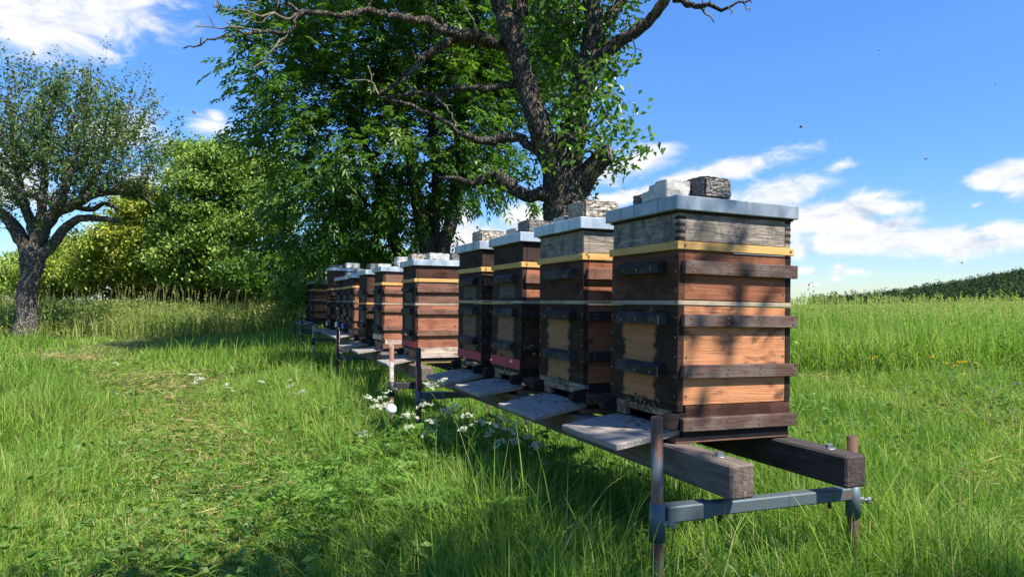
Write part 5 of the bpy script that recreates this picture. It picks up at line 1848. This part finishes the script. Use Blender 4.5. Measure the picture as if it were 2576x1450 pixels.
def weed(px, py, seed, L=0.11):
    rng = np.random.default_rng(seed)
    b = np.array(gpt(px, py))
    n = 9
    a = np.arange(n) * 2.4 + rng.uniform(-0.3, 0.3, n)
    st = Stuff()
    for i in range(n):
        dv = np.array((math.cos(a[i]), math.sin(a[i]), rng.uniform(0.35, 0.9)))
        ll = L * rng.uniform(0.7, 1.2)
        w = ll * 0.34
        sd = norm(np.cross(dv, (0, 0, 1.0)))
        rows = []
        for f, ww in ((0, .15), (0.3, .8), (0.55, 1.0), (0.8, .75), (1.0, .05)):
            c = b + norm(dv) * ll * f - np.array((0, 0, 1)) * ll * 0.35 * f * f
            rows += [c - sd * w * ww / 2 + np.array((0, 0, .006)), c, c + sd * w * ww / 2 + np.array((0, 0, .006))]
        V = np.array(rows)
        Q = []
        for r_ in range(4):
            for c_ in range(2):
                q = r_ * 3 + c_
                Q.append((q, q + 1, q + 4, q + 3))
        st.add(V, np.array(Q), np.zeros((0, 3), int), np.full(len(V), float(np.clip(rng.normal(0.6, 0.2), 0, 1))))
    o = link('dock_weed', st.mesh('dock_weed', b), M['herb'])
    o.location = b
    tag(o, 'broad leaved weed rosette in the foreground lawn', 'weed', 'broad leaved weeds in the foreground')


for k, (px, py, L) in enumerate(((840, 1400, .12), (780, 1440, .10), (380, 1330, .10), (330, 1385, .11), (560, 1390, .09), (230, 1360, .10), (150, 1430, .12), (680, 1350, .08), (905, 1440, .1), (1080, 1430, .1), (110, 1120, .10), (480, 1250, .08), (860, 1150, .08), (940, 1320, .1), (1010, 1400, .12), (450, 1440, .1))):
    weed(px, py, 300 + k, L)

# white plastic tub lying behind the flowers
tb_ = MB()
bmesh.ops.create_uvsphere(tb_.bm, u_segments=18, v_segments=10, radius=0.036)
for v_ in list(tb_.bm.verts):
    v_.co.z = max(v_.co.z, -0.02) * 0.9
bmesh.ops.remove_doubles(tb_.bm, verts=tb_.bm.verts, dist=1e-5)
p_ = at(984, 1020, 4.35)
tub = tb_.build('plastic_tub', [M['plastic']])
tub.location = (p_.x, p_.y, max(p_.z - 0.02, float(ground_z(p_.x, p_.y)) + 0.02))
tub.rotation_euler = (0.3, 0.4, 0)
tag(tub, 'small white rounded plastic tub lying in the grass by the stand post', 'plastic tub')


# ------------------------------------------------------------------ bees
def bee_mesh(name, flying):
    bm = bmesh.new()

    def ball(c, s, mi=0):
        r = bmesh.ops.create_icosphere(bm, subdivisions=2, radius=1.0)
        bmesh.ops.transform(bm, matrix=Matrix.Translation(c) @ Matrix.Diagonal((*s, 1)), verts=r['verts'])
        for v in r['verts']:
            for f in v.link_faces:
                f.material_index = mi
                f.smooth = True
    ball((-0.0042, 0, -0.0004), (0.0042, 0.0023, 0.0022))
    ball((0.0012, 0, 0.0003), (0.0023, 0.0021, 0.0021))
    ball((0.0042, 0, -0.0002), (0.0014, 0.0016, 0.0014))
    for s in (-1, 1):
        for (bx, L, w, sw) in ((0.0012, 0.0095, 0.0034, 0.35 if flying else -1.0), (0.0, 0.0068, 0.0028, -0.15 if flying else -1.25)):
            dv = Vector((math.sin(sw), s * math.cos(sw), 0.45 if flying else 0.12)).normalized()
            sd = Vector((dv.y, -dv.x, 0)).normalized() * w * 0.5
            b = Vector((bx, s * 0.0015, 0.0018))
            vs = [bm.verts.new(b), bm.verts.new(b + dv * L * .55 + sd), bm.verts.new(b + dv * L), bm.verts.new(b + dv * L * .55 - sd)]
            f = bm.faces.new(vs)
            f.material_index = 1
        for lx in (0.0022, 0.0008, -0.0008):
            q = bmesh.ops.create_cone(bm, cap_ends=True, segments=4, radius1=0.0003, radius2=0.0002, depth=0.004)
            bmesh.ops.transform(bm, matrix=Matrix.Translation((lx, s * 0.0022, -0.0022)) @ Matrix.Rotation(s * 0.7, 4, 'X'), verts=q['verts'])
    me = bpy.data.meshes.new(name)
    bm.to_mesh(me)
    bm.free()
    me.materials.append(M['bee_body'])
    me.materials.append(M['bee_wing'])
    return me


BEE_F, BEE_W = bee_mesh('bee', True), bee_mesh('bee', False)


def bee(loc, rot, flying, label, group, scale=1.0):
    o = bpy.data.objects.new('bee', BEE_F if flying else BEE_W)
    COL.objects.link(o)
    o.location = loc
    o.rotation_euler = rot
    o.scale = (scale,) * 3
    tag(o, label, 'bee', group)


rb = random.Random(12)
for (px, py, d, lab) in ((2015, 318, 1.35, 'bee flying large against the open blue sky on the right'), (487, 282, 1.6, 'bee hovering above the small cloud left of the ash tree'),
                         (2212, 126, 3.2, 'tiny bee flying high in the upper right sky'), (2420, 660, 2.4, 'bee flying low above the wooded hill'), (1505, 487, 2.2, 'bee flying in front of the cloud beside the pear trunk'),
                         (548, 219, 3.0, 'tiny bee between the cloud and the ash crown'), (2328, 400, 2.9, 'tiny bee flying in the empty sky above the clouds'), (2503, 212, 4.0, 'tiny bee near the right edge of the sky')):
    bee(at(px, py, d), (rb.uniform(-.6, .6), rb.uniform(-.6, .6), rb.uniform(0, 6)), True, lab, 'bees in the sky')
for hi, n in ((1, 7), (2, 11), (3, 10), (4, 8), (5, 6), (6, 8), (7, 6), (8, 4)):
    X, Y = HIVES[hi][0], HIVES[hi][1]
    for _ in range(n):
        bee((X - rb.uniform(0.05, 0.38), Y + rb.uniform(-0.05, 0.45), ZB + rb.uniform(0.08, 0.42)), (rb.uniform(-.5, .5), rb.uniform(-.5, .5), rb.uniform(0, 6)), True,
            'bee flying before the landing boards of the hive row', 'bees flying in front of the hives', 1.25)
for (px, py, d) in ((1100, 797, 4.9), (1112, 799, 4.8), (1113, 812, 4.8), (925, 760, 5.5), (1015, 815, 5.5), (955, 880, 5), (1235, 905, 3.0), (1340, 870, 2.9), (1480, 955, 2.6), (1475, 640, 2.5), (1500, 330, 4)):
    bee(at(px, py, d), (rb.uniform(-.5, .5), rb.uniform(-.5, .5), rb.uniform(0, 6)), True, 'bee flying before the landing boards of the hive row', 'bees flying in front of the hives')
ORD = ['nearest', 'second', 'third', 'fourth', 'fifth']
for hi, n in ((0, 54), (1, 20), (2, 26), (3, 14), (4, 8)):
    t = LIDS[hi][0]
    for k in range(n):
        if rb.random() < (0.7 if hi == 0 else 0.45):
            p = Vector((rb.choice((0.0045, 0.0015 - 0.004)), min(max(rb.gauss(0.20, 0.06), 0.05), 0.37), rb.uniform(0.08, 0.135)))
            p.x = -0.004 if p.z > 0.104 else 0.002
            rot = (0, R(-90), rb.uniform(-0.5, 0.5))
            e = Euler((rb.uniform(0, 6.28), 0, 0)).to_matrix()
            m = Euler((0, R(-90), 0)).to_matrix() @ Euler((0, 0, rb.uniform(0, 6.28))).to_matrix()
        else:
            sx = -abs(rb.gauss(0.0, 0.06)) - 0.005
            p = Vector((0.03 + sx, min(max(rb.gauss(0.20, 0.08), 0.04), 0.39), 0.0))
            p.z = 0.046 + sx * math.tan(R([9, 10, 8, 9, 10][hi])) + 0.0035
            m = Euler((0, R(-9), rb.uniform(0, 6.28))).to_matrix()
        q = (t.matrix_basis.to_3x3() @ m).to_euler()
        bee(t.matrix_basis @ p, q, False, 'bee crawling at the entrance of the %s hive' % ORD[hi], 'bees crawling at the %s hive entrance' % ORD[hi])
